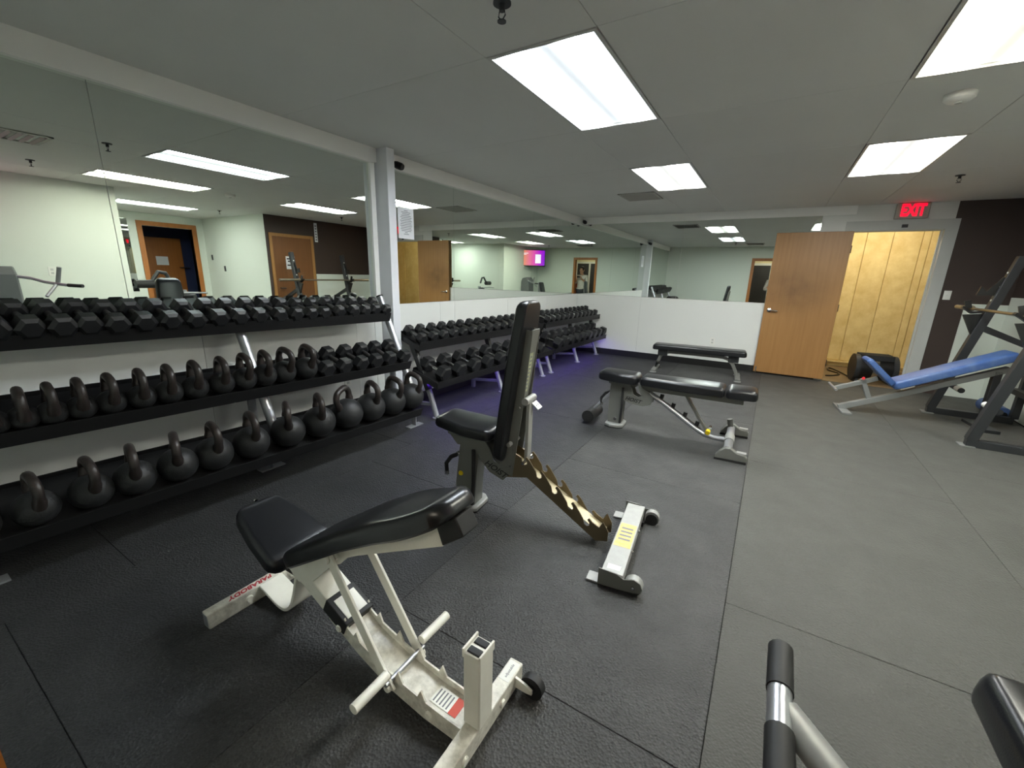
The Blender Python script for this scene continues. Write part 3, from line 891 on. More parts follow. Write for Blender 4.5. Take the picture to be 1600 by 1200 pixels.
MB().box(-0.018, 0.018, -2.26, 2.26, 0.0, 0.006).box(-0.024, -0.018, -2.26, 2.26, -0.022, 0.006).obj('housing', 'rack_black', led, smooth=False)  # housing with back flange added to keep purple light off the wall

# ------------------------------------------------------------------ dumbbells
def hex_head(a, L, ch=0.012):
    """hexagonal head, axis x, across flats a, centred; flat side down"""
    R = a / math.sqrt(3)
    mb = MB()
    rings = [(-L / 2, R - ch * 1.6), (-L / 2 + ch, R), (L / 2 - ch, R), (L / 2, R - ch * 1.6)]
    vs = []
    for x, r in rings:
        for k in range(6):
            t = PI / 3 * k
            vs.append((x, r * math.cos(t), r * math.sin(t)))
    fs = [tuple(range(6))[::-1], tuple(range(18, 24))]
    for i in range(3):
        for k in range(6):
            fs.append((i * 6 + k, i * 6 + (k + 1) % 6, (i + 1) * 6 + (k + 1) % 6, (i + 1) * 6 + k))
    return mb.add(vs, fs)

DB = {}
def db_meshes(a, hl, gap, hm):
    key = (a, hl, gap, hm)
    if key not in DB:
        head = hex_head(a, hl).mesh('head', 'rubber_hex', smooth=False)
        r = 0.015 + a * 0.02
        h = MB().lathe([(0.011, -gap / 2 - 0.01), (r * 0.85, -gap / 2), (r, -gap * 0.25), (r * 1.06, 0), (r, gap * 0.25), (r * 0.85, gap / 2), (0.011, gap / 2 + 0.01)], 12,
                       Matrix.Rotation(PI / 2, 4, 'Y')).mesh('handle', hm)
        DB[key] = (head, h)
    return DB[key]

def dumbbell(loc, tilt, a, hl, gap, label, group, rz=0.0, hm='handle_steel'):
    head, h = db_meshes(a, hl, gap, hm)
    t = thing('dumbbell', label, 'dumbbell', loc, 0, group, rot=(0, tilt, rz))
    for s in (-1, 1):
        o = link('head', head, t)
        o.location = (s * (gap / 2 + hl / 2), 0, 0)
        o.rotation_euler = (0, 0, 0 if s > 0 else PI)
    link('handle', h, t)
    return t

def on_tray(A, B, key, y, s, h, drop):
    """point on tray surface: distance s back from front edge, height h above the surface"""
    dx, dz = TILT[key]
    L = math.hypot(dx, dz)
    e = lerp3(A, B, y)
    ux, uz = -dx / L, dz / L
    return (e.x + ux * s + uz * h, y, e.z + drop + uz * s - ux * h), math.atan2(dz, dx)

# near rack, top shelf: 20 dumbbells growing towards the camera
ytop = [0.29, 0.40, 0.50, 0.605, 0.71, 0.815, 0.925, 1.045, 1.17, 1.295, 1.412, 1.535, 1.66, 1.775, 1.89, 2.005, 2.13, 2.255, 2.37, 2.475, 2.575]
n1 = len(ytop)
for i, y in enumerate(ytop):
    k = i / (n1 - 1)
    a = 0.104 - 0.018 * k + random.uniform(-0.002, 0.002)
    hl = 0.082 - 0.016 * k
    L = 2 * hl + 0.115
    off = 0.132 - 0.012 + random.uniform(-0.008, 0.008)
    loc, tl = on_tray(T1A, T1B, 'T1', y, off, a / 2 + 0.008, 0.045)
    dumbbell(loc, tl, round(a, 3), round(hl, 3), 0.115 - 0.01 * k, 'black hex dumbbell on near rack top shelf, %s from the pillar end' % ORD[n1 - 1 - i],
             'dumbbells on the near rack top shelf', rz=random.uniform(-0.06, 0.06))
# near rack, middle shelf: six dumbbells at the pillar end
ymid = [1.835, 1.975, 2.125, 2.268, 2.405, 2.555]
for i, y in enumerate(ymid):
    loc, tl = on_tray(M1A, M1B, 'M1', y, 0.145, 0.063, 0.045)
    dumbbell(loc, tl, 0.112, 0.078, 0.115, 'black hex dumbbell on near rack middle shelf, %s from the pillar end' % ORD[5 - i], 'dumbbells on the near rack middle shelf', rz=random.uniform(-0.07, 0.07))
# far racks
yt = [3.0 + 0.157 * i for i in range(15)]
for i, y in enumerate(yt):
    loc, tl = on_tray(T2A, T2B, 'T2', y, 0.135, 0.055, 0.06)
    dumbbell(loc, tl, 0.098, 0.07, 0.115, 'black hex dumbbell on pillar-side far rack top shelf, %s from the pillar' % ORD[i], 'dumbbells on pillar-side far rack top shelf', rz=random.uniform(-0.07, 0.07), hm='handle_steel')
yt = [5.53 + 0.163 * i for i in range(12)]
for i, y in enumerate(yt):
    loc, tl = on_tray(T2A, T2B, 'T2', y, 0.135, 0.06, 0.06)
    dumbbell(loc, tl, 0.106, 0.075, 0.115, 'black hex dumbbell on corner rack top shelf, %s from the room corner' % ORD[11 - i], 'dumbbells on corner rack top shelf', rz=random.uniform(-0.05, 0.05), hm='chrome')
yb = [3.06 + 0.245 * i for i in range(9)]
for i, y in enumerate(yb):
    loc, tl = on_tray(B2A, B2B, 'B2', y, 0.165, 0.078, 0.05)
    dumbbell(loc, tl, 0.142, 0.098, 0.12, 'large hex dumbbell on pillar-side far rack bottom shelf, %s from the pillar' % ORD[i], 'dumbbells on pillar-side far rack bottom shelf', rz=random.uniform(-0.06, 0.06), hm='chrome')
yb = [5.57 + 0.228 * i for i in range(9)]
for i, y in enumerate(yb):
    loc, tl = on_tray(B2A, B2B, 'B2', y, 0.165, 0.084, 0.05)
    dumbbell(loc, tl, 0.156, 0.105, 0.12, 'large hex dumbbell on corner rack bottom shelf, %s from the room corner' % ORD[8 - i], 'dumbbells on corner rack bottom shelf', rz=random.uniform(-0.05, 0.05), hm='chrome')

# ------------------------------------------------------------------ kettlebells
KB = {}
def kb_meshes(r):
    k = round(r, 3)
    if k not in KB:
        prof = []
        for j in range(15):
            a = -PI / 2 + 0.42 + (PI - 0.42 - 0.25) * j / 14
            prof.append((r * math.cos(a), r * math.sin(a)))
        zb = prof[0][1]
        body = MB().lathe([(0.001, zb)] + prof + [(0.001, prof[-1][1])], 24).mesh('body', 'iron_black')
        hw, hh, tr = 0.043 + 0.27 * r, 0.058 + r * 0.58, 0.0155 + 0.055 * r
        z0 = r * 0.70
        pts = [(-hw * 0.80, 0, z0 - 0.02), (-hw, 0, z0 + hh * 0.35), (-hw * 1.02, 0, z0 + hh * 0.6), (-hw * 0.80, 0, z0 + hh * 0.87), (-hw * 0.45, 0, z0 + hh * 0.98), (0, 0, z0 + hh)]
        pts = pts + [(-x, y, z) for x, y, z in pts[-2::-1]]
        # smooth by catmull
        P = [Vector(q) for q in pts]
        Q = []
        for i in range(len(P) - 1):
            p0, p1, p2, p3 = P[max(i - 1, 0)], P[i], P[i + 1], P[min(i + 2, len(P) - 1)]
            for s in range(3):
                u = s / 3
                Q.append(0.5 * ((2 * p1) + (p2 - p0) * u + (2 * p0 - 5 * p1 + 4 * p2 - p3) * u * u + (3 * p1 - p0 - 3 * p2 + p3) * u ** 3))
        Q.append(P[-1])
        hdl = MB().tube(Q, [tr * (1.25 if (i < 3 or i > len(Q) - 4) else 1.0) for i in range(len(Q))], 12, up=(0, 1, 0)).mesh('handle', 'iron_handle')
        KB[k] = (body, hdl, -zb, z0, hw)
    return KB[k]

def kettlebell(A, B, key, y, s, r, rz, label, group, band=None):
    body, hdl, base, z0, hw = kb_meshes(r)
    loc, tl = on_tray(A, B, key, y, s, base + 0.007, 0.045)
    t = thing('kettlebell', label, 'kettlebell', loc, 0, group, rot=(0, tl * 0.8, rz))
    link('body', body, t)
    h = link('handle', hdl, t)
    if band:
        for sgn in ((-1, 1) if band == 'band_white' else (1,)):
            c = Vector((sgn * hw * 0.88, 0, z0 + 0.016))
            MB().lathe([(0.0225, -0.008), (0.0235, -0.006), (0.0235, 0.006), (0.0225, 0.008)], 16, Matrix.Translation(c) @ Matrix.Rotation(-sgn * 0.12, 4, 'Y')).obj('colour_band', band, h)
    return t
ykm = [0.21, 0.30, 0.386, 0.475, 0.572, 0.68, 0.80, 0.919, 1.04, 1.176, 1.30, 1.422, 1.548, 1.70]
nk = len(ykm)
for i, y in enumerate(ykm):
    r = 0.050 + 0.026 * i / 13
    kettlebell(M1A, M1B, 'M1', y, 0.85 * r + 0.012, r, random.uniform(-0.12, 0.12), 'black kettlebell on the middle shelf, %s from the dumbbells' % ORD[nk - 1 - i], 'kettlebells on the middle shelf')
ykb = [0.16, 0.335, 0.515, 0.68, 0.864, 1.04, 1.245, 1.475, 1.698, 1.925, 2.135, 2.345, 2.55]
nk = len(ykb)
bands = {8: 'band_red', 9: 'band_white', 10: 'band_blue'}
rots = {7: 0.45, 8: 0.35, 9: 1.25, 10: 0.15, 4: 0.3, 3: 0.2}
descr = {8: 'round black kettlebell with red handle band on the bottom shelf', 9: 'black kettlebell with two white bands, handle turned sideways, bottom shelf',
         10: 'black kettlebell with small blue band on the bottom shelf', 12: 'round black kettlebell at the pillar end of the bottom shelf'}
for i, y in enumerate(ykb):
    r = 0.075 + 0.039 * min(1.0, i / 9)
    kettlebell(B1A, B1B, 'B1', y, 0.85 * r + 0.012, r, -rots.get(i, random.uniform(-0.1, 0.15)),
               descr.get(i, 'black kettlebell on the bottom shelf, %s from the pillar end' % ORD[nk - 1 - i]), 'kettlebells on the bottom shelf', bands.get(i))

# ------------------------------------------------------------------ bench 1: white frame, nearest
def bolt(parent, loc, ax, r=0.012, material='chrome', name='bolt'):
    R = {'y': Matrix.Rotation(PI / 2, 4, 'X'), '-y': Matrix.Rotation(PI / 2, 4, 'X'), 'x': Matrix.Rotation(PI / 2, 4, 'Y'), 'z': Matrix.Identity(4)}[ax]
    return MB().lathe([(0.001, -0.006), (r * 0.8, -0.006), (r, 0), (r * 0.8, 0.006), (0.001, 0.006)], 14, Matrix.Translation(loc) @ R).obj(name, material, parent)

b1 = thing('weight_bench', 'worn white-framed incline bench with black pads, nearest the camera', 'bench', (-1.15, 0.81, 0))
MB().box(-0.60, -0.555, -0.25, 0.25, 0.0, 0.068).obj('front_crossbar', 'scuffed_cream', b1, bevel=0.004)
for s in (-1, 1):
    MB().box(-0.594, -0.561, s * 0.2485, s * 0.2512, 0.008, 0.060).obj('end_plug', 'ink_grey', b1, smooth=False)
for yy in (-0.095, 0.095):
    bolt(b1, (-0.552, yy, 0.035), 'x', 0.016, 'paint_cream')
text('frame_lettering', 'PARABODY', 0.034, 'ink_red', b1, frame_mtx((-0.578, -0.07, 0.0685), (0, -1, 0), (1, 0, 0)), 0.0005, bold=0.001, shear=0.3)
MB().sweep(smooth_path([(-0.555, 0, 0.062), (-0.50, 0, 0.046), (-0.43, 0, 0.026), (-0.375, 0, 0.032), (-0.33, 0, 0.07), (-0.30, 0, 0.13), (-0.275, 0, 0.20), (-0.25, 0, 0.285)], 4),
           [(-0.05, -0.007), (0.05, -0.007), (0.05, 0.007), (-0.05, 0.007)], up=(0, 0, 1)).obj('curved_bracket', 'paint_cream', b1, bevel=0.002)
# spine: upper box and toothed channel
MB().bar([(-0.27, 0, 0.285), (-0.19, 0, 0.262), (0.0, 0, 0.165)], 0.105, 0.07).obj('spine_box', 'paint_cream', b1, bevel=0.004)
top = [(-0.04, 0.225), (0.02, 0.185), (0.03, 0.205), (0.045, 0.17), (0.075, 0.155), (0.09, 0.178), (0.105, 0.142), (0.175, 0.122), (0.19, 0.15), (0.21, 0.112), (0.275, 0.098), (0.29, 0.128), (0.31, 0.092),
       (0.375, 0.084), (0.39, 0.116), (0.41, 0.08), (0.50, 0.075), (0.56, 0.075)]
bot = [(0.56, 0.012), (0.40, 0.012), (0.25, 0.032), (0.10, 0.085), (-0.06, 0.16)]
for s in (-1, 1):
    MB().prism(top + bot, s * 0.052 - 0.003, s * 0.052 + 0.003).obj('toothed_plate', 'scuffed_cream', b1, smooth=False)
MB().sweep([(-0.03, 0, 0.185), (0.10, 0, 0.115), (0.22, 0, 0.078), (0.40, 0, 0.05), (0.56, 0, 0.045)], [(-0.05, -0.004), (0.05, -0.004), (0.05, 0.004), (-0.05, 0.004)]).obj('channel_floor', 'scuffed_cream', b1, smooth=False)
MB().bar([(-0.075, 0, 0.214), (0.035, 0, 0.160)], 0.118, 0.062).obj('rubber_wrap', 'rubber_soft', b1, bevel=0.003)
MB().bar([(-0.055, 0, 0.206), (0.02, 0, 0.168)], 0.085, 0.066).obj('wrap_window', 'paint_cream', b1)
for X, z in ((0.0, 0.15), (0.425, 0.045)):
    bolt(b1, (X, -0.058, z), 'y', 0.014, 'paint_cream')
lb = MB().sweep([(0.40, 0.004, 0.0555), (0.505, 0.004, 0.0515)], [(-0.03, 0), (0.03, 0), (0.03, 0.0006), (-0.03, 0.0006)]).obj('warning_label', 'label_white', b1, smooth=False)
MB().sweep([(0.475, 0.004, 0.0532), (0.505, 0.004, 0.0522)], [(-0.03, 0), (0.03, 0), (0.03, 0.0006), (-0.03, 0.0006)]).obj('red_band', 'label_red', lb, smooth=False)
for k in range(5):
    X = 0.408 + k * 0.013
    z = 0.0558 - (X - 0.40) * 0.038
    MB().box(X, X + 0.005, -0.02, 0.026, z, z + 0.0007).obj('print_line', 'ink_grey', lb, smooth=False)
MB().box(0.55, 0.60, -0.235, 0.235, 0.012, 0.08).obj('rear_crossbar', 'scuffed_cream', b1, bevel=0.004)
MB().box(0.555, 0.595, 0.145, 0.225, 0.08, 0.0808).obj('maker_label', 'label_white', b1, smooth=False)
text('label_print', 'adjustable', 0.014, 'ink_grey', b1, frame_mtx((0.575, 0.185, 0.0812), (0, 1, 0), (-1, 0, 0)), 0.0002)
for yy in (-0.1, 0.1):
    bolt(b1, (0.601, yy, 0.045), 'x', 0.014, 'paint_cream')
MB().box(0.545, 0.605, -0.035, 0.035, 0.08, 0.345).obj('leg_holder_post', 'paint_cream', b1, bevel=0.005)
for yy in (-0.017, 0.017):
    MB().box(0.553, 0.597, yy - 0.012, yy + 0.012, 0.335, 0.349).obj('post_plug', 'rubber_soft', b1, bevel=0.003)
for xx in (0.542, 0.601):
    MB().box(xx, xx + 0.007, -0.037, 0.037, 0.325, 0.356).obj('post_collar', 'paint_cream', b1, bevel=0.002)
for s in (1, -1):
    cz = MB().tube([(0.655, s * 0.195, 0.042), (0.655, s * 0.222, 0.042)], 0.042, 20).obj('caster_wheel', 'rubber_soft', b1)
    MB().tube([(0.655, s * 0.192, 0.042), (0.655, s * 0.225, 0.042)], 0.018, 14).obj('hub', 'plastic_black', cz)
    MB().prism([(0.60, 0.03), (0.60, 0.07), (0.64, 0.062), (0.665, 0.05), (0.665, 0.034), (0.64, 0.03)], s * 0.181, s * 0.189).obj('caster_bracket', 'paint_cream', b1, smooth=False)
# seat bracket, pivot, backrest beam, links
for s in (-1, 1):
    MB().prism([(-0.275, 0.285), (-0.20, 0.33), (-0.05, 0.43), (0.01, 0.475), (0.03, 0.455), (-0.02, 0.40), (-0.13, 0.29), (-0.22, 0.25)], s * 0.058 - 0.004, s * 0.058 + 0.004).obj('pivot_plate', 'paint_cream', b1, smooth=False)
    bolt(b1, (0.0, s * 0.083, 0.452), 'y', 0.017, 'paint_cream', 'pivot_bolt')
    MB().bar([(-0.006, s * 0.072, 0.465), (0.276, s * 0.072, 0.062)], 0.010, 0.042, (0, 0, 1)).obj('link_bar', 'paint_cream', b1, bevel=0.002)
    bolt(b1, (0.268, s * 0.082, 0.075), 'y', 0.015, 'paint_cream')
    MB().tube([(0.268, s * 0.08, 0.128), (0.272, s * 0.215, 0.132)], 0.0165, 14).obj('grip_handle', 'paint_cream', b1)
MB().tube([(0.268, -0.09, 0.093), (0.268, 0.09, 0.093)], 0.0085, 12).obj('locking_rod', 'tube_silver', b1)
MB().prism([(-0.04, 0.40), (0.10, 0.478), (0.472, 0.662), (0.446, 0.728), (0.36, 0.682), (0.10, 0.535), (-0.06, 0.44)], -0.032, 0.032).obj('backrest_beam', 'paint_cream', b1, smooth=False)
MB().prism([(0.474, 0.665), (0.548, 0.722), (0.520, 0.770), (0.449, 0.728)], -0.036, 0.036).obj('beam_plug', 'rubber_soft', b1, bevel=0.004)
MB().pad([(-0.62, 0.385), (-0.45, 0.338), (-0.27, 0.282)], [0.085, 0.118, 0.135], 0.068, 0.022, 0.05).obj('seat_pad', 'vinyl_navy', b1)
MB().box(-0.36, -0.22, -0.045, 0.045, 0.235, 0.29).obj('seat_bracket', 'plastic_black', b1, bevel=0.004)
bolt(b1, (-0.635, 0.02, 0.42), 'x', 0.008, 'chrome')
MB().pad([(-0.20, 0.345), (-0.02, 0.462), (0.15, 0.572), (0.30, 0.655), (0.38, 0.690), (0.43, 0.714), (0.475, 0.740), (0.525, 0.774)], [0.125, 0.135, 0.138, 0.135, 0.125, 0.11, 0.095, 0.08], 0.062, 0.028, 0.05).obj('back_pad', 'vinyl_black', b1)

# ------------------------------------------------------------------ shared front end of the two grey benches
def grey_front(t, zt, logo_side, upright):
    """pivot plate + tapered front post + base + handle, local u axis = +x towards the seat; near side = +y"""
    for s in (-1, 1):
        if upright:
            poly = [(0.885, 0.44), (0.86, 0.355), (0.795, 0.285), (0.705, 0.252), (0.665, 0.30), (0.642, 0.395), (0.652, 0.46), (0.69, 0.475), (0.70, 0.38), (0.735, 0.345), (0.77, 0.36), (0.80, 0.43), (0.84, 0.49), (0.93, 0.50)]
        else:
            poly = [(1.06, 0.44), (1.08, 0.36), (0.99, 0.285), (0.90, 0.255), (0.78, 0.245), (0.71, 0.275), (0.695, 0.33), (0.74, 0.39), (0.80, 0.42), (0.83, 0.47), (0.845, 0.46), (0.82, 0.37), (0.79, 0.345), (0.83, 0.325), (0.875, 0.345), (0.895, 0.40), (0.93, 0.45)]
        MB().prism(poly, s * 0.055 - 0.004, s * 0.055 + 0.004).obj('pivot_plate', 'paint_grey', t, smooth=False)
    text('plate_lettering', 'HOIST', 0.052, 'ink_black', t, frame_mtx(*logo_side), 0.0006, bold=0.001, shear=0.35)
    # tapered post (two plates) down to a D shaped foot
    bu = 0.955 if upright else 1.03
    tu = 0.93 if upright else 1.03
    for s in (-1, 1):
        MB().prism([(tu - 0.06, 0.42), (tu + 0.07, 0.42), (bu + 0.075, 0.16), (bu + 0.07, 0.03), (bu - 0.055, 0.03), (bu - 0.06, 0.16)], s * 0.045 - 0.003, s * 0.045 + 0.003).obj('post_plate', 'paint_grey', t, smooth=False)
    MB().bar([(tu - 0.05, 0, 0.42), (bu - 0.05, 0, 0.03)], 0.088, 0.008, (1, 0, 0)).obj('post_web', 'paint_grey', t, smooth=False)
    MB().tube([(bu - 0.055, 0.062, 0.40), (bu - 0.06, 0.07, 0.2), (bu - 0.055, 0.075, 0.05)], 0.012, 8).obj('rubber_edge', 'rubber_soft', t)
    base = [(bu - 0.085, -0.07), (bu - 0.085, 0.07), (bu - 0.05, 0.105), (bu + 0.03, 0.12), (bu + 0.085, 0.09), (bu + 0.09, -0.09), (bu + 0.03, -0.12), (bu - 0.05, -0.105)]
    mb = MB()
    n = len(base)
    mb.add([(x, y, 0.006) for x, y in base] + [(x, y, 0.034) for x, y in base], [tuple(range(n))[::-1], tuple(range(n, 2 * n))] + [(i, (i + 1) % n, n + (i + 1) % n, n + i) for i in range(n)])
    bo = mb.obj('foot_base', 'paint_pale', t, bevel=0.006)
    MB().add([(x * 1.0, y * 1.03, 0.0) for x, y in base] + [(x, y * 1.03, 0.007) for x, y in base], [tuple(range(n))[::-1], tuple(range(n, 2 * n))] + [(i, (i + 1) % n, n + (i + 1) % n, n + i) for i in range(n)]).obj('rubber_sole', 'rubber_soft', bo)
    bolt(t, (bu, 0.05, 0.075), 'y', 0.018, 'chrome')
    # black curved carry handle
    hx = bu + 0.08
    MB().tube([(hx - 0.01, 0.02, 0.335), (hx + 0.04, 0.03, 0.31), (hx + 0.075, 0.035, 0.26), (hx + 0.07, 0.035, 0.20)], 0.0135, 10).obj('carry_handle', 'rubber_soft', t)
    for q in ((hx - 0.01, 0.02, 0.335), (hx + 0.07, 0.035, 0.20)):
        MB().tube([Vector(q) + Vector((0, 0, 0.012)), Vector(q) - Vector((0, 0, 0.012))], 0.0145, 10).obj('handle_tip', 'chrome', t)

# ------------------------------------------------------------------ bench 2: grey, backrest upright
b2 = thing('weight_bench', 'grey adjustable bench with its black backrest set upright', 'bench', (-0.47, 2.0, 0), PI + 0.105)
grey_front(b2, 0.5, ((0.755, 0.0598, 0.312), (-0.90, 0, -0.42), (-0.42, 0, 0.90)), True)
bolt(b2, (0.995, 0.05, 0.225), 'y', 0.016, 'yellow_plastic', 'yellow_knob')
MB().tube([(1.0, 0.0, 0.165), (0.94, 0.075, 0.12)], 0.005, 8).tube([(0.955, 0.035, 0.105), (0.90, 0.115, 0.125)], 0.011, 10).obj('adjusting_pin', 'chrome', b2)
MB().pad([(0.76, 0.495), (0.95, 0.500), (1.16, 0.522)], [0.13, 0.132, 0.105], 0.062, 0.022, 0.045).obj('seat_pad', 'vinyl_black', b2)
MB().box(0.80, 1.08, -0.06, 0.06, 0.470, 0.498).prism([(0.86, 0.475), (1.08, 0.475), (1.02, 0.41), (0.88, 0.41)], -0.05, 0.05).obj('seat_bracket', 'paint_grey', b2, smooth=False)
# backrest pad: path along its rear face going up, thickness towards the seat
bp = MB().pad([(0.085, 0.0), (0.25, 0.0), (0.6, 0.0), (0.985, 0.0)], [0.12, 0.132, 0.128, 0.10], 0.062, 0.02, 0.045)
lean = math.atan2(0.13, 0.97)
Mx = Matrix.Translation((0.705, 0, 0.295)) @ Matrix.Rotation(-lean, 4, 'Y') @ Matrix(((0, 0, 1, 0), (0, 1, 0, 0), (1, 0, 0, 0), (0, 0, 0, 1)))
bp.v = [tuple(Mx @ Vector(q)) for q in bp.v]
bp.obj('back_pad', 'vinyl_black', b2)
def bk(h, d):      # point on backrest: height along, distance behind the pad
    q = Matrix.Translation((0.705, 0, 0.295)) @ Matrix.Rotation(-lean, 4, 'Y') @ Vector((-d, 0, h))
    return q.x, q.z
b_beam = MB().prism([bk(0.0, 0.0), bk(0.84, 0.0), bk(0.84, 0.035), bk(0.45, 0.05), bk(0.0, 0.055)], -0.052, -0.046).prism([bk(0.0, 0.0), bk(0.84, 0.0), bk(0.84, 0.035), bk(0.45, 0.05), bk(0.0, 0.055)], 0.046, 0.052)
b_beam.prism([bk(0.40, 0.028), bk(0.845, 0.028), bk(0.845, 0.034), bk(0.40, 0.034)], -0.05, 0.05).prism([bk(0.0, 0.004), bk(0.40, 0.004), bk(0.40, 0.010), bk(0.0, 0.010)], -0.05, 0.05)
b_beam.obj('back_frame', 'paint_grey', b2, smooth=False)
MB().prism([bk(0.50, 0.0342), bk(0.72, 0.0342), bk(0.72, 0.0348), bk(0.50, 0.0348)], -0.012, 0.03).obj('maker_label', 'label_green', b2, smooth=False)
for k in range(9):
    MB().prism([bk(0.515 + k * 0.022, 0.0350), bk(0.527 + k * 0.022, 0.0350), bk(0.527 + k * 0.022, 0.0354), bk(0.515 + k * 0.022, 0.0354)], 0.0, 0.022).obj('print_letter', 'ink_grey', b2, smooth=False)
for h, yy in ((0.06, 0.053), (0.42, 0.053), (0.06, -0.053), (0.42, -0.053)):
    x, z = bk(h, 0.035)
    bolt(b2, (x, yy, z), 'y', 0.007)
px_, pz_ = bk(0.46, 0.06)
MB().tube([(px_, -0.062, pz_), (px_, 0.062, pz_)], 0.02, 16).obj('pivot_tube', 'paint_pale', b2)
tgm = frame_mtx((px_ - 0.035, -0.03, pz_ - 0.035), (0, 1, 0), (-0.75, 0, -0.65))
tm = MB().box(-0.03, 0.03, -0.025, 0.025, -0.002, 0.002)
tm.v = [tuple(tgm @ Vector(q)) for q in tm.v]
tgo = tm.obj('instruction_tag', 'label_white', b2, smooth=False)
for s in (-0.012, 0.012):
    hm_ = MB().box(s - 0.004, s + 0.004, -0.004, 0.004, -0.0026, 0.0026)
    hm_.v = [tuple(tgm @ Vector(q)) for q in hm_.v]
    hm_.obj('hole_mark', 'ink_black', tgo, smooth=False)
MB().bar([(px_ - 0.005, 0, pz_), (0.582, 0, 0.385)], 0.055, 0.02, (1, 0, 0)).obj('support_strut', 'paint_pale', b2, bevel=0.003)
MB().tube([(0.582, -0.07, 0.388), (0.582, 0.07, 0.388)], 0.008, 10).obj('strut_pin', 'chrome', b2)
MB().tube([(0.665, -0.085, 0.487), (0.665, 0.085, 0.487)], 0.013, 12).obj('pivot_rod', 'paint_pale', b2)
# toothed spine of bench 2
def tooth_edge(pts):
    out = []
    for (ua, za) in pts:
        out += [(ua + 0.030, za + 0.012), (ua + 0.022, za - 0.020), (ua + 0.008, za - 0.028), (ua - 0.006, za - 0.020), (ua - 0.006, za - 0.004), (ua + 0.006, za + 0.012), (ua - 0.004, za + 0.022), (ua - 0.022, za + 0.004)]
    return out
tp = [(0.570, 0.400), (0.480, 0.338), (0.385, 0.268), (0.290, 0.198), (0.195, 0.128)]
edge = [(0.70, 0.40), (0.66, 0.44)] + tooth_edge(tp) + [(0.135, 0.112), (0.115, 0.150), (0.085, 0.10), (0.085, 0.045)]
low = [(0.15, 0.030), (0.56, 0.300), (0.70, 0.270)]
for s in (-1, 1):
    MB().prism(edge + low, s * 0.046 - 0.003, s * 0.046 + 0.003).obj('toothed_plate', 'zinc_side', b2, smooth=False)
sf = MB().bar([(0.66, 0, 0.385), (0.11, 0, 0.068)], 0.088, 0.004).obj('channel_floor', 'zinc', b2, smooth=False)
for (ua, za), s in zip(tp, ('60', '45', '30', '15', '0')):
    cx = ua + 0.0
    cz = 0.068 + (cx - 0.11) * (0.317 / 0.55) + 0.0035
    n_ = Vector((-0.317, 0, 0.55)).normalized()
    MB().bar([(cx + 0.017, 0.018, cz), (cx - 0.017, 0.018, cz - 0.034 * 0.317 / 0.55)], 0.036, 0.0015).obj('number_tag', 'label_orange', sf, smooth=False)
    text('number', s, 0.024, 'ink_black', sf, frame_mtx(Vector((cx, 0.018, cz)) + n_ * 0.001, (-0.3, -0.95, -0.17), (0.82, -0.3, 0.47)), 0.0003)
# rear crossbar and wheels
MB().box(-0.05, 0.05, -0.335, 0.335, 0.028, 0.086).obj('rear_crossbar', 'paint_pale', b2, bevel=0.003)
MB().box(-0.042, 0.042, -0.10, 0.12, 0.086, 0.0867).obj('caution_label', 'label_orange', b2, smooth=False)
MB().box(-0.03, 0.03, 0.275, 0.31, 0.086, 0.0867).obj('serial_label', 'label_white', b2, smooth=False)
for k in range(4):
    MB().box(-0.03, 0.03, -0.06 + k * 0.035, -0.045 + k * 0.035, 0.0867, 0.0871).obj('print_line', 'ink_grey', b2, smooth=False)
for s in (-1, 1):
    pl = [(0.062, 0.010), (0.062, 0.095), (-0.02, 0.09), (-0.055, 0.072), (-0.075, 0.078), (-0.10, 0.086), (-0.128, 0.074), (-0.138, 0.048), (-0.128, 0.026), (-0.10, 0.018), (-0.02, 0.012)]
    MB().prism(pl, s * 0.338 - 0.003, s * 0.338 + 0.003).obj('end_plate', 'paint_grey', b2, smooth=False)
    MB().tube([(-0.098, s * 0.295, 0.042), (-0.098, s * 0.333, 0.042)], 0.041, 20).obj('transport_wheel', 'paint_pale', b2)
    MB().tube([(-0.098, s * 0.29, 0.034), (-0.098, s * 0.336, 0.034)], 0.034, 18).obj('wheel_tyre', 'rubber_soft', b2)
    bolt(b2, (-0.098, s * 0.343, 0.045), 'y', 0.009)
    MB().box(0.06, 0.118, s * 0.335, s * 0.27, 0.004, 0.012).obj('foot_tab', 'paint_pale', b2, smooth=False)
    MB().box(-0.06, 0.06, s * 0.332, s * 0.25, 0.0, 0.028).obj('rubber_foot', 'rubber_soft', b2)
    bolt(b2, (-0.052, s * 0.1, 0.06), 'x', 0.009)

# ------------------------------------------------------------------ bench 3: grey, flat, tubular
b3 = thing('weight_bench', 'grey tubular adjustable bench lying flat with black split pads', 'bench', (-0.10, 3.92, 0), PI + 0.03)
grey_front(b3, 0.5, ((0.875, 0.0598, 0.292), (-1, 0, -0.12), (-0.12, 0, 1)), False)
rl = MB().tube([(1.265, -0.12, 0.085), (1.265, 0.17, 0.085)], 0.06, 20).obj('foot_roller', 'rubber_soft', b3)
for yy in (-0.122, 0.162):
    MB().tube([(1.275, yy - 0.003, 0.085), (1.275, yy + 0.003, 0.085)], 0.02, 14).obj('roller_cap', 'chrome', rl)
MB().tube([(1.09, 0.03, 0.33), (1.18, 0.03, 0.22), (1.275, 0.03, 0.10)], 0.016, 10).obj('roller_arm', 'tube_grey', b3)
MB().pad([(0.84, 0.450), (1.0, 0.452), (1.22, 0.458)], [0.125, 0.135, 0.11], 0.085, 0.028, 0.05).obj('seat_pad', 'vinyl_black', b3)
MB().bar([(0.86, 0, 0.435), (1.12, 0, 0.435)], 0.10, 0.03).obj('seat_bracket', 'paint_grey', b3, smooth=False)
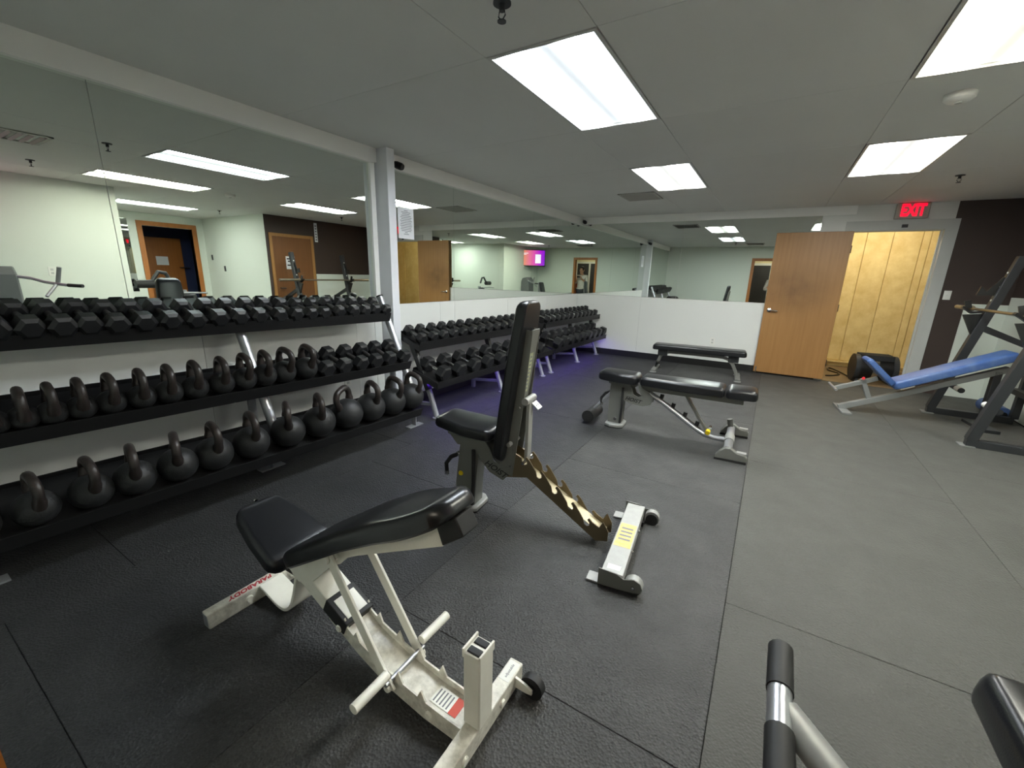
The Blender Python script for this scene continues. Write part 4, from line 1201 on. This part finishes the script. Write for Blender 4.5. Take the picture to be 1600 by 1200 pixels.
MB().pad([(0.118, 0.455), (0.5, 0.455), (0.82, 0.455)], [0.138, 0.14, 0.12], 0.08, 0.028, 0.03).obj('back_pad', 'vinyl_black', b3)
MB().pad([(-0.125, 0.458), (0.0, 0.456), (0.112, 0.455)], [0.12, 0.135, 0.138], 0.08, 0.028, 0.035).obj('head_pad', 'vinyl_black', b3)
MB().bar([(-0.03, 0, 0.425), (0.82, 0, 0.425)], 0.085, 0.055).obj('backrest_beam', 'paint_grey', b3, bevel=0.003)
MB().tube([(0.74, 0.02, 0.37), (0.60, 0.02, 0.295), (0.32, 0.02, 0.118), (0.24, 0.02, 0.078), (0.16, 0.02, 0.062), (0.05, 0.02, 0.066)], 0.020, 14).obj('spine_tube', 'tube_silver', b3)
MB().bar([(0.72, -0.035, 0.36), (0.27, -0.035, 0.09)], 0.02, 0.03).obj('ladder_rail', 'steel_dark', b3, smooth=False)
for k in range(4):
    u_ = 0.64 - k * 0.11
    z_ = 0.36 - (0.72 - u_) * 0.6
    MB().tube([(u_, -0.035, z_ + 0.01), (u_ - 0.01, -0.035, z_ + 0.055)], 0.018, 10).obj('ladder_stop', 'rubber_soft', b3)
MB().bar([(0.43, -0.01, 0.41), (0.31, -0.01, 0.23), (0.215, -0.01, 0.105)], 0.05, 0.022, (1, 0, 0)).obj('support_strut', 'paint_grey', b3, bevel=0.003)
MB().tube([(0.205, 0.02, 0.115), (0.205, 0.055, 0.105)], 0.02, 14).obj('yellow_knob', 'yellow_plastic', b3)
MB().tube([(0.195, -0.035, 0.125), (0.195, -0.06, 0.13)], 0.014, 12).obj('strut_roller', 'chrome', b3)
MB().tube([(0.03, -0.30, 0.075), (0.03, 0.30, 0.075)], 0.032, 18).obj('rear_crossbar', 'tube_grey', b3)
MB().tube([(0.03, -0.06, 0.075), (0.03, 0.10, 0.075)], 0.039, 18).obj('crossbar_sleeve', 'paint_pale', b3)
MB().tube([(0.035, -0.27, 0.09), (0.055, -0.27, 0.17)], 0.024, 14).obj('stub_post', 'paint_grey', b3)
for s in (-1, 1):
    sh_ = [(0.115, 0.014), (0.112, 0.035), (0.085, 0.075), (0.05, 0.108), (0.01, 0.112), (-0.025, 0.088), (-0.045, 0.078), (-0.095, 0.074), (-0.115, 0.05), (-0.108, 0.016)]
    so = MB().prism(sh_, s * 0.30, s * 0.355).obj('end_shoe', 'paint_grey', b3, bevel=0.006)
    MB().prism([(0.118, 0.0), (0.118, 0.016), (-0.112, 0.02), (-0.112, 0.0)], s * 0.297, s * 0.358).obj('rubber_sole', 'rubber_soft', so)
    MB().box(-0.105, -0.035, s * 0.305, s * 0.35, 0.07, 0.088).obj('stop_block', 'paint_pale', so, bevel=0.004)

# ------------------------------------------------------------------ bench 4: flat bench by the back wall
b4 = thing('weight_bench', 'flat black bench with arched grey legs by the back wall', 'bench', (-0.85, 6.9, 0), 0.08)
MB().pad([(-0.65, 0.335), (0.0, 0.335), (0.66, 0.335)], [0.135, 0.14, 0.135], 0.085, 0.026, 0.04).obj('bench_pad', 'vinyl_black', b4)
MB().sweep([(-0.575, 0, 0.035), (-0.555, 0, 0.14), (-0.53, 0, 0.22), (-0.48, 0, 0.275), (-0.40, 0, 0.297), (-0.2, 0, 0.30), (0.2, 0, 0.30), (0.36, 0, 0.297), (0.44, 0, 0.27), (0.50, 0, 0.20), (0.55, 0, 0.10), (0.575, 0, 0.035)],
           [(-0.03, -0.022), (0.03, -0.022), (0.03, 0.022), (-0.03, 0.022)], up=(0, 0, 1)).obj('arched_frame', 'paint_grey', b4, bevel=0.004)
for s, nm in ((-1, 0), (1, 1)):
    MB().bar([(s * 0.585, -0.26, 0.022), (s * 0.585, 0.26, 0.022)], 0.07, 0.03).obj('foot_bar', 'paint_grey', b4, bevel=0.004)
    for yy in (-0.25, 0.25):
        MB().box(s * 0.585 - 0.045, s * 0.585 + 0.045, yy - 0.03, yy + 0.03, 0, 0.008).obj('foot_pad', 'paint_pale', b4)
    MB().box(s * 0.50 - 0.07, s * 0.50 + 0.07, -0.05, 0.05, 0.235, 0.335).obj('pad_bracket', 'steel_dark', b4, bevel=0.004)

# ------------------------------------------------------------------ blue incline bench and press rack
b5 = thing('incline_bench', 'incline bench with blue vinyl pads and dark grey frame', 'bench', (1.0, 5.95, 0), 0.1)
MB().bar([(-0.16, 0, 0.03), (0.30, 0, 0.235), (1.12, 0, 0.63)], 0.06, 0.06).obj('main_rail', 'pvc_grey', b5, bevel=0.004)
MB().bar([(-0.12, -0.22, 0.012), (-0.12, 0.22, 0.012)], 0.09, 0.022).obj('foot_bar', 'pvc_grey', b5, bevel=0.003)
MB().bar([(1.05, 0, 0.60), (1.05, 0, 0.02)], 0.06, 0.06, (1, 0, 0)).box(0.98, 1.12, -0.2, 0.2, 0, 0.03).obj('rear_leg', 'steel_dark', b5, bevel=0.003)
MB().pad([(0.265, 0.315), (0.7, 0.53), (1.15, 0.745)], [0.125, 0.135, 0.12], 0.085, 0.03, 0.04).obj('back_pad', 'vinyl_blue', b5)
MB().pad([(-0.035, 0.605), (0.10, 0.475), (0.235, 0.345)], [0.12, 0.13, 0.125], 0.055, 0.02, 0.035).obj('seat_pad', 'vinyl_blue', b5)
MB().bar([(0.10, 0, 0.16), (0.0, 0, 0.385)], 0.045, 0.045, (1, 0, 0)).bar([(-0.23, 0, 0.245), (0.13, 0, 0.405)], 0.045, 0.045).obj('leg_arm', 'pvc_grey', b5, bevel=0.003)
MB().tube([(-0.24, -0.12, 0.25), (-0.26, 0.14, 0.27)], 0.014, 10).obj('roller_rod', 'tube_silver', b5)
bolt(b5, (0.0, -0.03, 0.395), 'y', 0.016, 'band_red', 'red_knob')

r1 = thing('press_rack', 'dark grey barbell press rack with leaning uprights at right edge', 'rack', (1.74, 5.85, 0))
for s in (-1, 1):
    y = s * 0.6
    MB().bar([(-0.03, y, 0.035), (0.66, y, 0.035)], 0.07, 0.07).obj('base_beam', 'steel_dark', r1, bevel=0.004)
    MB().box(-0.07, 0.03, y - 0.06, y + 0.06, 0, 0.01).obj('foot_plate', 'pvc_grey', r1, smooth=False)
    upo = MB().bar([(0.0, y, 0.06), (0.355, y, 1.72)], 0.075, 0.075, (0, 1, 0)).obj('upright', 'steel_dark', r1, bevel=0.004)
    for k in range(3):
        z = 1.28 + k * 0.14
        x = z * 0.214 - 0.05
        bolt(upo, (x, y - 0.0, z), 'x', 0.012, 'label_white', 'rivet')
    MB().prism([(0.04, 1.12), (0.28, 1.15), (0.17, 0.86)], y - 0.012, y + 0.012).obj('gusset', 'plastic_black', r1, smooth=False)
    MB().bar([(0.02, y, 1.205), (0.10, y, 1.145), (0.24, y, 1.165)], 0.06, 0.02).bar([(0.05, y, 1.27), (0.075, y, 1.19)], 0.05, 0.014, (0, 1, 0)).obj('bar_hook', 'plastic_black', r1, smooth=False)
    MB().prism([(0.10, 1.33), (0.12, 1.42), (0.17, 1.37), (0.26, 1.52), (0.30, 1.50), (0.24, 1.33)], y - 0.01, y + 0.01).obj('upper_hook', 'plastic_black', r1, smooth=False)
    MB().bar([(0.66, y, 0.06), (0.66, y, 0.80), (0.20, y, 1.0)], 0.06, 0.06, (0, 1, 0)).obj('rear_brace', 'steel_dark', r1, smooth=False)
    pg = MB().tube([(0.12, y - s * 0.30, 0.345), (0.12, y, 0.345)], 0.028, 14).obj('storage_peg', 'steel_dark', r1)
    MB().tube([(0.12, y - s * 0.29, 0.345), (0.12, y - s * 0.17, 0.345)], 0.0288, 14).obj('peg_label', 'label_white', pg)
MB().bar([(0.60, -0.6, 0.36), (0.60, 0.6, 0.36)], 0.06, 0.06).obj('cross_beam', 'steel_dark', r1, bevel=0.004)
bb = thing('barbell', 'steel barbell resting on the press rack hooks', 'barbell', (1.86, 5.89, 1.185))
MB().tube([(0, -0.65, 0), (0, 0.65, 0)], 0.0145, 12).obj('bar', 'steel_bar', bb)
for s in (-1, 1):
    MB().tube([(0, s * 0.65, 0), (0, s * 0.67, 0)], 0.035, 16).obj('collar', 'steel_bar', bb)
    MB().tube([(0, s * 0.67, 0), (0, s * 1.07, 0)], 0.025, 16).obj('sleeve', 'steel_bar', bb)
pb = thing('foam_roll', 'blue rolled pad on the floor behind the press rack', 'foam roll', (2.34, 6.75, 0.075))
MB().tube([(0, -0.25, 0), (0, 0.25, 0)], 0.075, 20).obj('roll', 'vinyl_blue', pb)
MB().tube([(0, -0.255, 0), (0, 0.255, 0)], 0.03, 14).obj('core', 'plastic_black', pb)

# drum blower beyond the blue bench
fn = thing('floor_blower', 'black drum blower on the floor in the far doorway', 'blower', (1.43, 8.0, 0), 0.12)
MB().tube([(-0.22, 0, 0.21), (0.22, 0, 0.21)], 0.175, 32).obj('drum', 'plastic_black', fn)
for s in (-1, 1):
    MB().tube([(s * 0.19, 0, 0.21), (s * 0.25, 0, 0.21)], 0.195, 32).obj('drum_rim', 'steel_dark', fn)
    MB().box(s * 0.20 - 0.02, s * 0.20 + 0.02, -0.16, 0.16, 0, 0.06).obj('foot', 'steel_dark', fn, bevel=0.003)
for k in range(6):
    yy = -0.12 + k * 0.048
    MB().box(-0.19, 0.19, yy - 0.008, yy + 0.008, 0.34, 0.415).obj('grille_slat', 'steel_dark', fn, smooth=False)
MB().tube([(-0.04, 0, 0.21), (0.03, 0, 0.21)], 0.177, 32).obj('chrome_band', 'chrome', fn)
cd = MB().tube(smooth_path([(1.22, 8.05, 0.012), (1.15, 8.45, 0.012), (1.02, 8.85, 0.012), (0.98, 8.6, 0.012), (1.10, 8.35, 0.013), (1.02, 8.15, 0.012), (0.9, 8.05, 0.012)], 5), 0.010, 8).obj('power_cord', 'plastic_black')
tag(cd, 'thin black power cord looped on floor beyond the doorway', 'cord')

# ------------------------------------------------------------------ press machine beside the camera
cp = thing('press_machine', 'seated press machine with silver arms and black grips, bottom right', 'exercise machine', (0, 0, 0))
MB().tube([(0.1035, 0.735, 0.80), (0.1015, 0.645, 0.80)], 0.0185, 18).obj('upper_grip', 'rubber_soft', cp)
MB().tube([(0.1015, 0.645, 0.80), (0.1005, 0.575, 0.80)], 0.0165, 18).obj('bar_sleeve', 'tube_silver', cp)
MB().tube([(0.1005, 0.575, 0.80), (0.099, 0.34, 0.80)], 0.0185, 18).obj('lower_grip', 'rubber_soft', cp)
def oval(a, b, n=14):
    return [(a * math.cos(2 * PI * k / n), b * math.sin(2 * PI * k / n)) for k in range(n)]
MB().sweep([(0.105, 0.615, 0.80), (0.17, 0.55, 0.79), (0.30, 0.44, 0.77), (0.55, 0.32, 0.73), (0.80, 0.30, 0.68)], oval(0.0255, 0.014)).obj('swing_arm', 'paint_pale', cp)
MB().bar([(0.80, 0.30, 0.70), (0.80, 0.30, 0.03)], 0.06, 0.06, (1, 0, 0)).obj('front_post', 'tube_grey', cp, bevel=0.004)
MB().box(0.60, 1.0, 0.24, 0.36, 0, 0.03).obj('front_foot', 'tube_grey', cp, bevel=0.004)
sp = MB().pad([(0.445, 0.62), (0.65, 0.615), (0.90, 0.62)], [0.165, 0.175, 0.17], 0.085, 0.028, 0.022)
sp.v = [(x, y + 0.865, z) for x, y, z in sp.v]
sp.obj('seat_pad', 'vinyl_black', cp)
MB().bar([(0.68, 0.875, 0.62), (0.68, 0.875, 0.05)], 0.07, 0.07, (1, 0, 0)).obj('seat_post', 'tube_grey', cp, bevel=0.004)
MB().bar([(0.60, 0.875, 0.035), (1.55, 1.05, 0.035)], 0.07, 0.07).obj('base_beam', 'tube_grey', cp, bevel=0.004)
MB().bar([(0.80, 0.30, 0.035), (0.85, 0.95, 0.035)], 0.06, 0.06).obj('base_beam', 'tube_grey', cp, bevel=0.004)
MB().prism([(1.36, 0.0), (1.72, 0.0), (1.72, 1.18), (1.66, 1.30), (1.50, 1.34), (1.40, 1.24)], 0.95, 1.35).obj('weight_stack_shroud', 'shroud_grey', cp, bevel=0.02)
bp2 = MB().pad([(1.02, 0.72), (1.08, 0.95), (1.14, 1.16)], 0.14, 0.07, 0.025, 0.04)
bp2.v = [(x, y + 0.90, z) for x, y, z in bp2.v]
bp2.obj('back_pad', 'vinyl_black', cp)
MB().bar([(1.14, 0.90, 0.05), (1.20, 0.90, 1.15)], 0.06, 0.06, (0, 1, 0)).obj('back_post', 'tube_grey', cp, bevel=0.004)
MB().tube([(1.42, 1.34, 1.22), (1.34, 1.44, 1.20), (1.20, 1.52, 1.16), (1.05, 1.60, 1.14), (0.95, 1.66, 1.13)], 0.018, 12).obj('press_arm', 'tube_silver', cp)
MB().tube([(0.95, 1.66, 1.13), (0.80, 1.75, 1.125)], 0.021, 12).obj('arm_grip', 'rubber_soft', cp)
MB().tube([(1.06, 1.60, 1.16), (1.01, 1.63, 1.34)], 0.022, 12).obj('upright_grip', 'tube_silver', cp)
MB().tube([(1.07, 1.59, 1.14), (0.97, 1.46, 1.00)], 0.017, 12).obj('lower_stub', 'tube_silver', cp)

# leg machine in the recess (seen in mirror)
lm = thing('leg_machine', 'leg machine with dark roller pad and curved arm, seen in mirror', 'exercise machine', (2.2, 3.25, 0), 0)
bpm = MB().pad([(0.0, 0.0), (0.25, 0.0), (0.52, 0.0)], [0.17, 0.18, 0.13], 0.08, 0.03, 0.05)
Mx = Matrix.Translation((-0.05, 0.08, 0.44)) @ Matrix(((0, 0, -1, 0), (0, 1, 0, 0), (1, 0, 0, 0), (0, 0, 0, 1)))
bpm.v = [tuple(Mx @ Vector(q)) for q in bpm.v]
bpm.obj('back_pad', 'vinyl_black', lm)
spm = MB().pad([(-0.45, 0.47), (-0.25, 0.45), (0.0, 0.43)], 0.17, 0.08, 0.03, 0.05)
spm.obj('seat_pad', 'vinyl_black', lm)
MB().bar([(0.0, 0.08, 0.03), (0.0, 0.08, 1.0)], 0.07, 0.07, (1, 0, 0)).bar([(-0.5, 0.08, 0.04), (0.5, 0.08, 0.04)], 0.07, 0.07).obj('main_frame', 'tube_grey', lm, smooth=False)
MB().tube([(0.05, -0.05, 1.1), (0.04, -0.12, 1.27), (0.03, -0.22, 1.29), (0.02, -0.30, 1.18), (0.0, -0.36, 1.08)], 0.03, 12).obj('swing_arm', 'steel_dark', lm)
MB().tube([(0.0, -0.55, 1.10), (0.0, -0.30, 1.10)], 0.065, 18).obj('roller_pad', 'rubber_soft', lm)
MB().tube([(-0.3, -0.35, 0.95), (-0.3, -0.1, 0.97), (-0.32, 0.3, 0.96)], 0.015, 10).obj('hand_rail', 'tube_silver', lm)
MB().box(-0.3, 0.3, -0.35, -0.28, 0, 0.05).box(-0.3, 0.3, 0.40, 0.47, 0, 0.05).bar([(0, -0.3, 0.04), (0, 0.44, 0.04)], 0.06, 0.06).obj('base', 'tube_grey', lm, smooth=False)

# ------------------------------------------------------------------ the photographer, standing in the entrance (seen in the corner mirrors)
ppl = thing('person', 'person in pale shirt holding up a phone, reflected in corner mirrors', 'person', (0.01, -0.36, 0))
def skin(name, verts, edges, radii, material, parent, root=0, sub=2):
    me = bpy.data.meshes.new(name)
    me.from_pydata(verts, edges, [])
    o = link(name, me, parent)
    md = o.modifiers.new('skin', 'SKIN')
    md.use_smooth_shade = True
    sv = me.skin_vertices[0].data if me.skin_vertices else None
    if sv is None:
        bpy.context.view_layer.objects.active = o
        sv = me.skin_vertices[0].data
    for i, r in enumerate(radii):
        rr = r if isinstance(r, tuple) else (r, r)
        sv[i].radius = rr
        sv[i].use_root = (i == root)
    s = o.modifiers.new('sub', 'SUBSURF')
    s.levels = sub
    s.render_levels = sub
    me.materials.append(MATS[material])
    # bake to a plain mesh
    dg = bpy.context.evaluated_depsgraph_get()
    bm_ = bpy.data.meshes.new_from_object(o.evaluated_get(dg))
    bm_.name = name
    bm_.materials.clear()
    bm_.materials.append(MATS[material])
    o.modifiers.clear()
    o.data = bm_
    return o
# one continuous body: pelvis, legs, torso, arms raised to the phone, neck and head; +y is forward
V = [(0, 0, 0.95), (0, 0, 1.08), (0, 0.01, 1.25), (0, 0.0, 1.40), (0, 0.0, 1.475), (0, 0.02, 1.53),            # 0..5 pelvis..neck
     (0, 0.03, 1.60), (0, 0.035, 1.67), (0, 0.02, 1.735),                                                   # 6..8 head
     (0.10, 0, 0.88), (0.11, 0.01, 0.50), (0.11, -0.02, 0.10), (0.12, 0.10, 0.045),                            # 9..12 right leg
     (-0.10, 0, 0.88), (-0.11, 0.01, 0.50), (-0.11, -0.02, 0.10), (-0.12, 0.10, 0.045),                        # 13..16
     (0.18, 0.0, 1.415), (0.235, 0.05, 1.16), (0.10, 0.245, 1.315), (0.075, 0.29, 1.355),                      # 17..20 arm
     (-0.20, 0.0, 1.415), (-0.255, 0.05, 1.16), (-0.12, 0.245, 1.315), (-0.095, 0.29, 1.355)]
E_ = [(0, 1), (1, 2), (2, 3), (3, 4), (4, 5), (5, 6), (6, 7), (7, 8), (0, 9), (9, 10), (10, 11), (11, 12), (0, 13), (13, 14), (14, 15), (15, 16),
      (3, 17), (17, 18), (18, 19), (19, 20), (3, 21), (21, 22), (22, 23), (23, 24)]
Rd = [(0.15, 0.11), (0.145, 0.10), (0.155, 0.11), (0.15, 0.10), (0.07, 0.065), (0.055, 0.06), (0.07, 0.085), (0.08, 0.1), (0.065, 0.085),
      (0.092, 0.092), (0.06, 0.06), (0.042, 0.045), (0.045, 0.035), (0.092, 0.092), (0.06, 0.06), (0.042, 0.045), (0.045, 0.035),
      (0.062, 0.062), (0.047, 0.047), (0.03, 0.03), (0.028, 0.022), (0.062, 0.062), (0.047, 0.047), (0.03, 0.03), (0.028, 0.022)]
body = skin('body', V, E_, Rd, 'skin', ppl)
# clothing on the body: shirt and trousers as slightly larger skins
skin('shirt', [V[i] for i in (1, 2, 3, 4, 17, 18, 21, 22)] + [(0, 0, 0.99), (0.16, 0.155, 1.24), (-0.18, 0.155, 1.24)],
     [(0, 1), (1, 2), (2, 3), (2, 4), (4, 5), (2, 6), (6, 7), (0, 8), (5, 9), (7, 10)],
     [(0.165, 0.12), (0.172, 0.125), (0.168, 0.118), (0.085, 0.08), (0.078, 0.078), (0.062, 0.062), (0.078, 0.078), (0.062, 0.062), (0.17, 0.125), (0.052, 0.052), (0.052, 0.052)], 'shirt', ppl)
skin('trousers', [V[0]] + [V[i] for i in (9, 10, 11, 13, 14, 15)], [(0, 1), (1, 2), (2, 3), (0, 4), (4, 5), (5, 6)],
     [(0.162, 0.122), (0.105, 0.105), (0.075, 0.075), (0.06, 0.062), (0.105, 0.105), (0.075, 0.075), (0.06, 0.062)], 'trousers', ppl)
for s in (1, -1):
    skin('shoe', [(s * 0.11, -0.05, 0.05), (s * 0.115, 0.05, 0.05), (s * 0.12, 0.15, 0.04)], [(0, 1), (1, 2)], [(0.048, 0.05), (0.05, 0.048), (0.045, 0.036)], 'shoe', ppl)
# face and hair
hair = MB().lathe([(0.001, 0.115), (0.05, 0.105), (0.085, 0.07), (0.097, 0.02), (0.094, -0.03), (0.08, -0.06)], 20, Matrix.Translation((0, 0.005, 1.68)) @ Matrix.Diagonal((0.92, 1.1, 1, 1)) @ Matrix.Rotation(0.35, 4, 'X')).obj('hair', 'hair', ppl)
for s in (1, -1):
    MB().lathe([(0.001, -0.012), (0.008, -0.008), (0.012, 0), (0.008, 0.008), (0.001, 0.012)], 10, Matrix.Translation((s * 0.032, 0.118, 1.655))).obj('eye', 'ink_black', ppl)
    MB().lathe([(0.001, -0.03), (0.014, -0.015), (0.017, 0.005), (0.01, 0.028), (0.001, 0.032)], 10, Matrix.Translation((s * 0.083, 0.02, 1.645))).obj('ear', 'skin', ppl)
MB().lathe([(0.001, -0.02), (0.017, -0.014), (0.012, 0.01), (0.006, 0.035), (0.001, 0.04)], 10, Matrix.Translation((0, 0.132, 1.62))).obj('nose', 'skin', ppl)
MB().tube([(-0.025, 0.125, 1.585), (0, 0.132, 1.583), (0.025, 0.125, 1.585)], 0.007, 8).obj('mouth', 'red_brown', ppl)
# hands: palm and five fingers curled round the phone edges
for s in (1, -1):
    cx = s * 0.078 if s > 0 else -0.098
    ed = 0.062 if s > 0 else -0.082        # phone edge
    skin('hand', [(cx, 0.285, 1.352), (cx + s * 0.004, 0.315, 1.385), (cx, 0.33, 1.415)], [(0, 1), (1, 2)], [(0.026, 0.02), (0.034, 0.018), (0.03, 0.016)], 'skin', ppl, sub=1)
    for k, ln in enumerate((0.9, 1.0, 0.95, 0.8)):
        z = 1.435 - k * 0.020
        skin('finger', [(cx, 0.325, z), (ed + s * 0.016, 0.338, z + 0.004), (ed + s * 0.008, 0.3415, z + 0.004), (ed - s * 0.010 * ln, 0.343, z)], [(0, 1), (1, 2), (2, 3)], [0.0085, 0.0082, 0.0075, 0.0065], 'skin', ppl, sub=1)
    skin('thumb', [(cx, 0.30, 1.39), (ed + s * 0.01, 0.312, 1.41), (ed - s * 0.02, 0.316, 1.418)], [(0, 1), (1, 2)], [0.011, 0.0098, 0.0085], 'skin', ppl, sub=1)
phn = thing('phone', 'black phone held by the person, reflected in corner mirrors', 'phone', (0, -0.026, 1.405))
MB().box(-0.072, 0.072, -0.004, 0.004, -0.036, 0.036).obj('phone_body', 'plastic_black', phn, bevel=0.003)
MB().box(-0.060, -0.03, 0.004, 0.006, -0.02, 0.025).obj('camera_bump', 'steel_dark', phn, bevel=0.001)
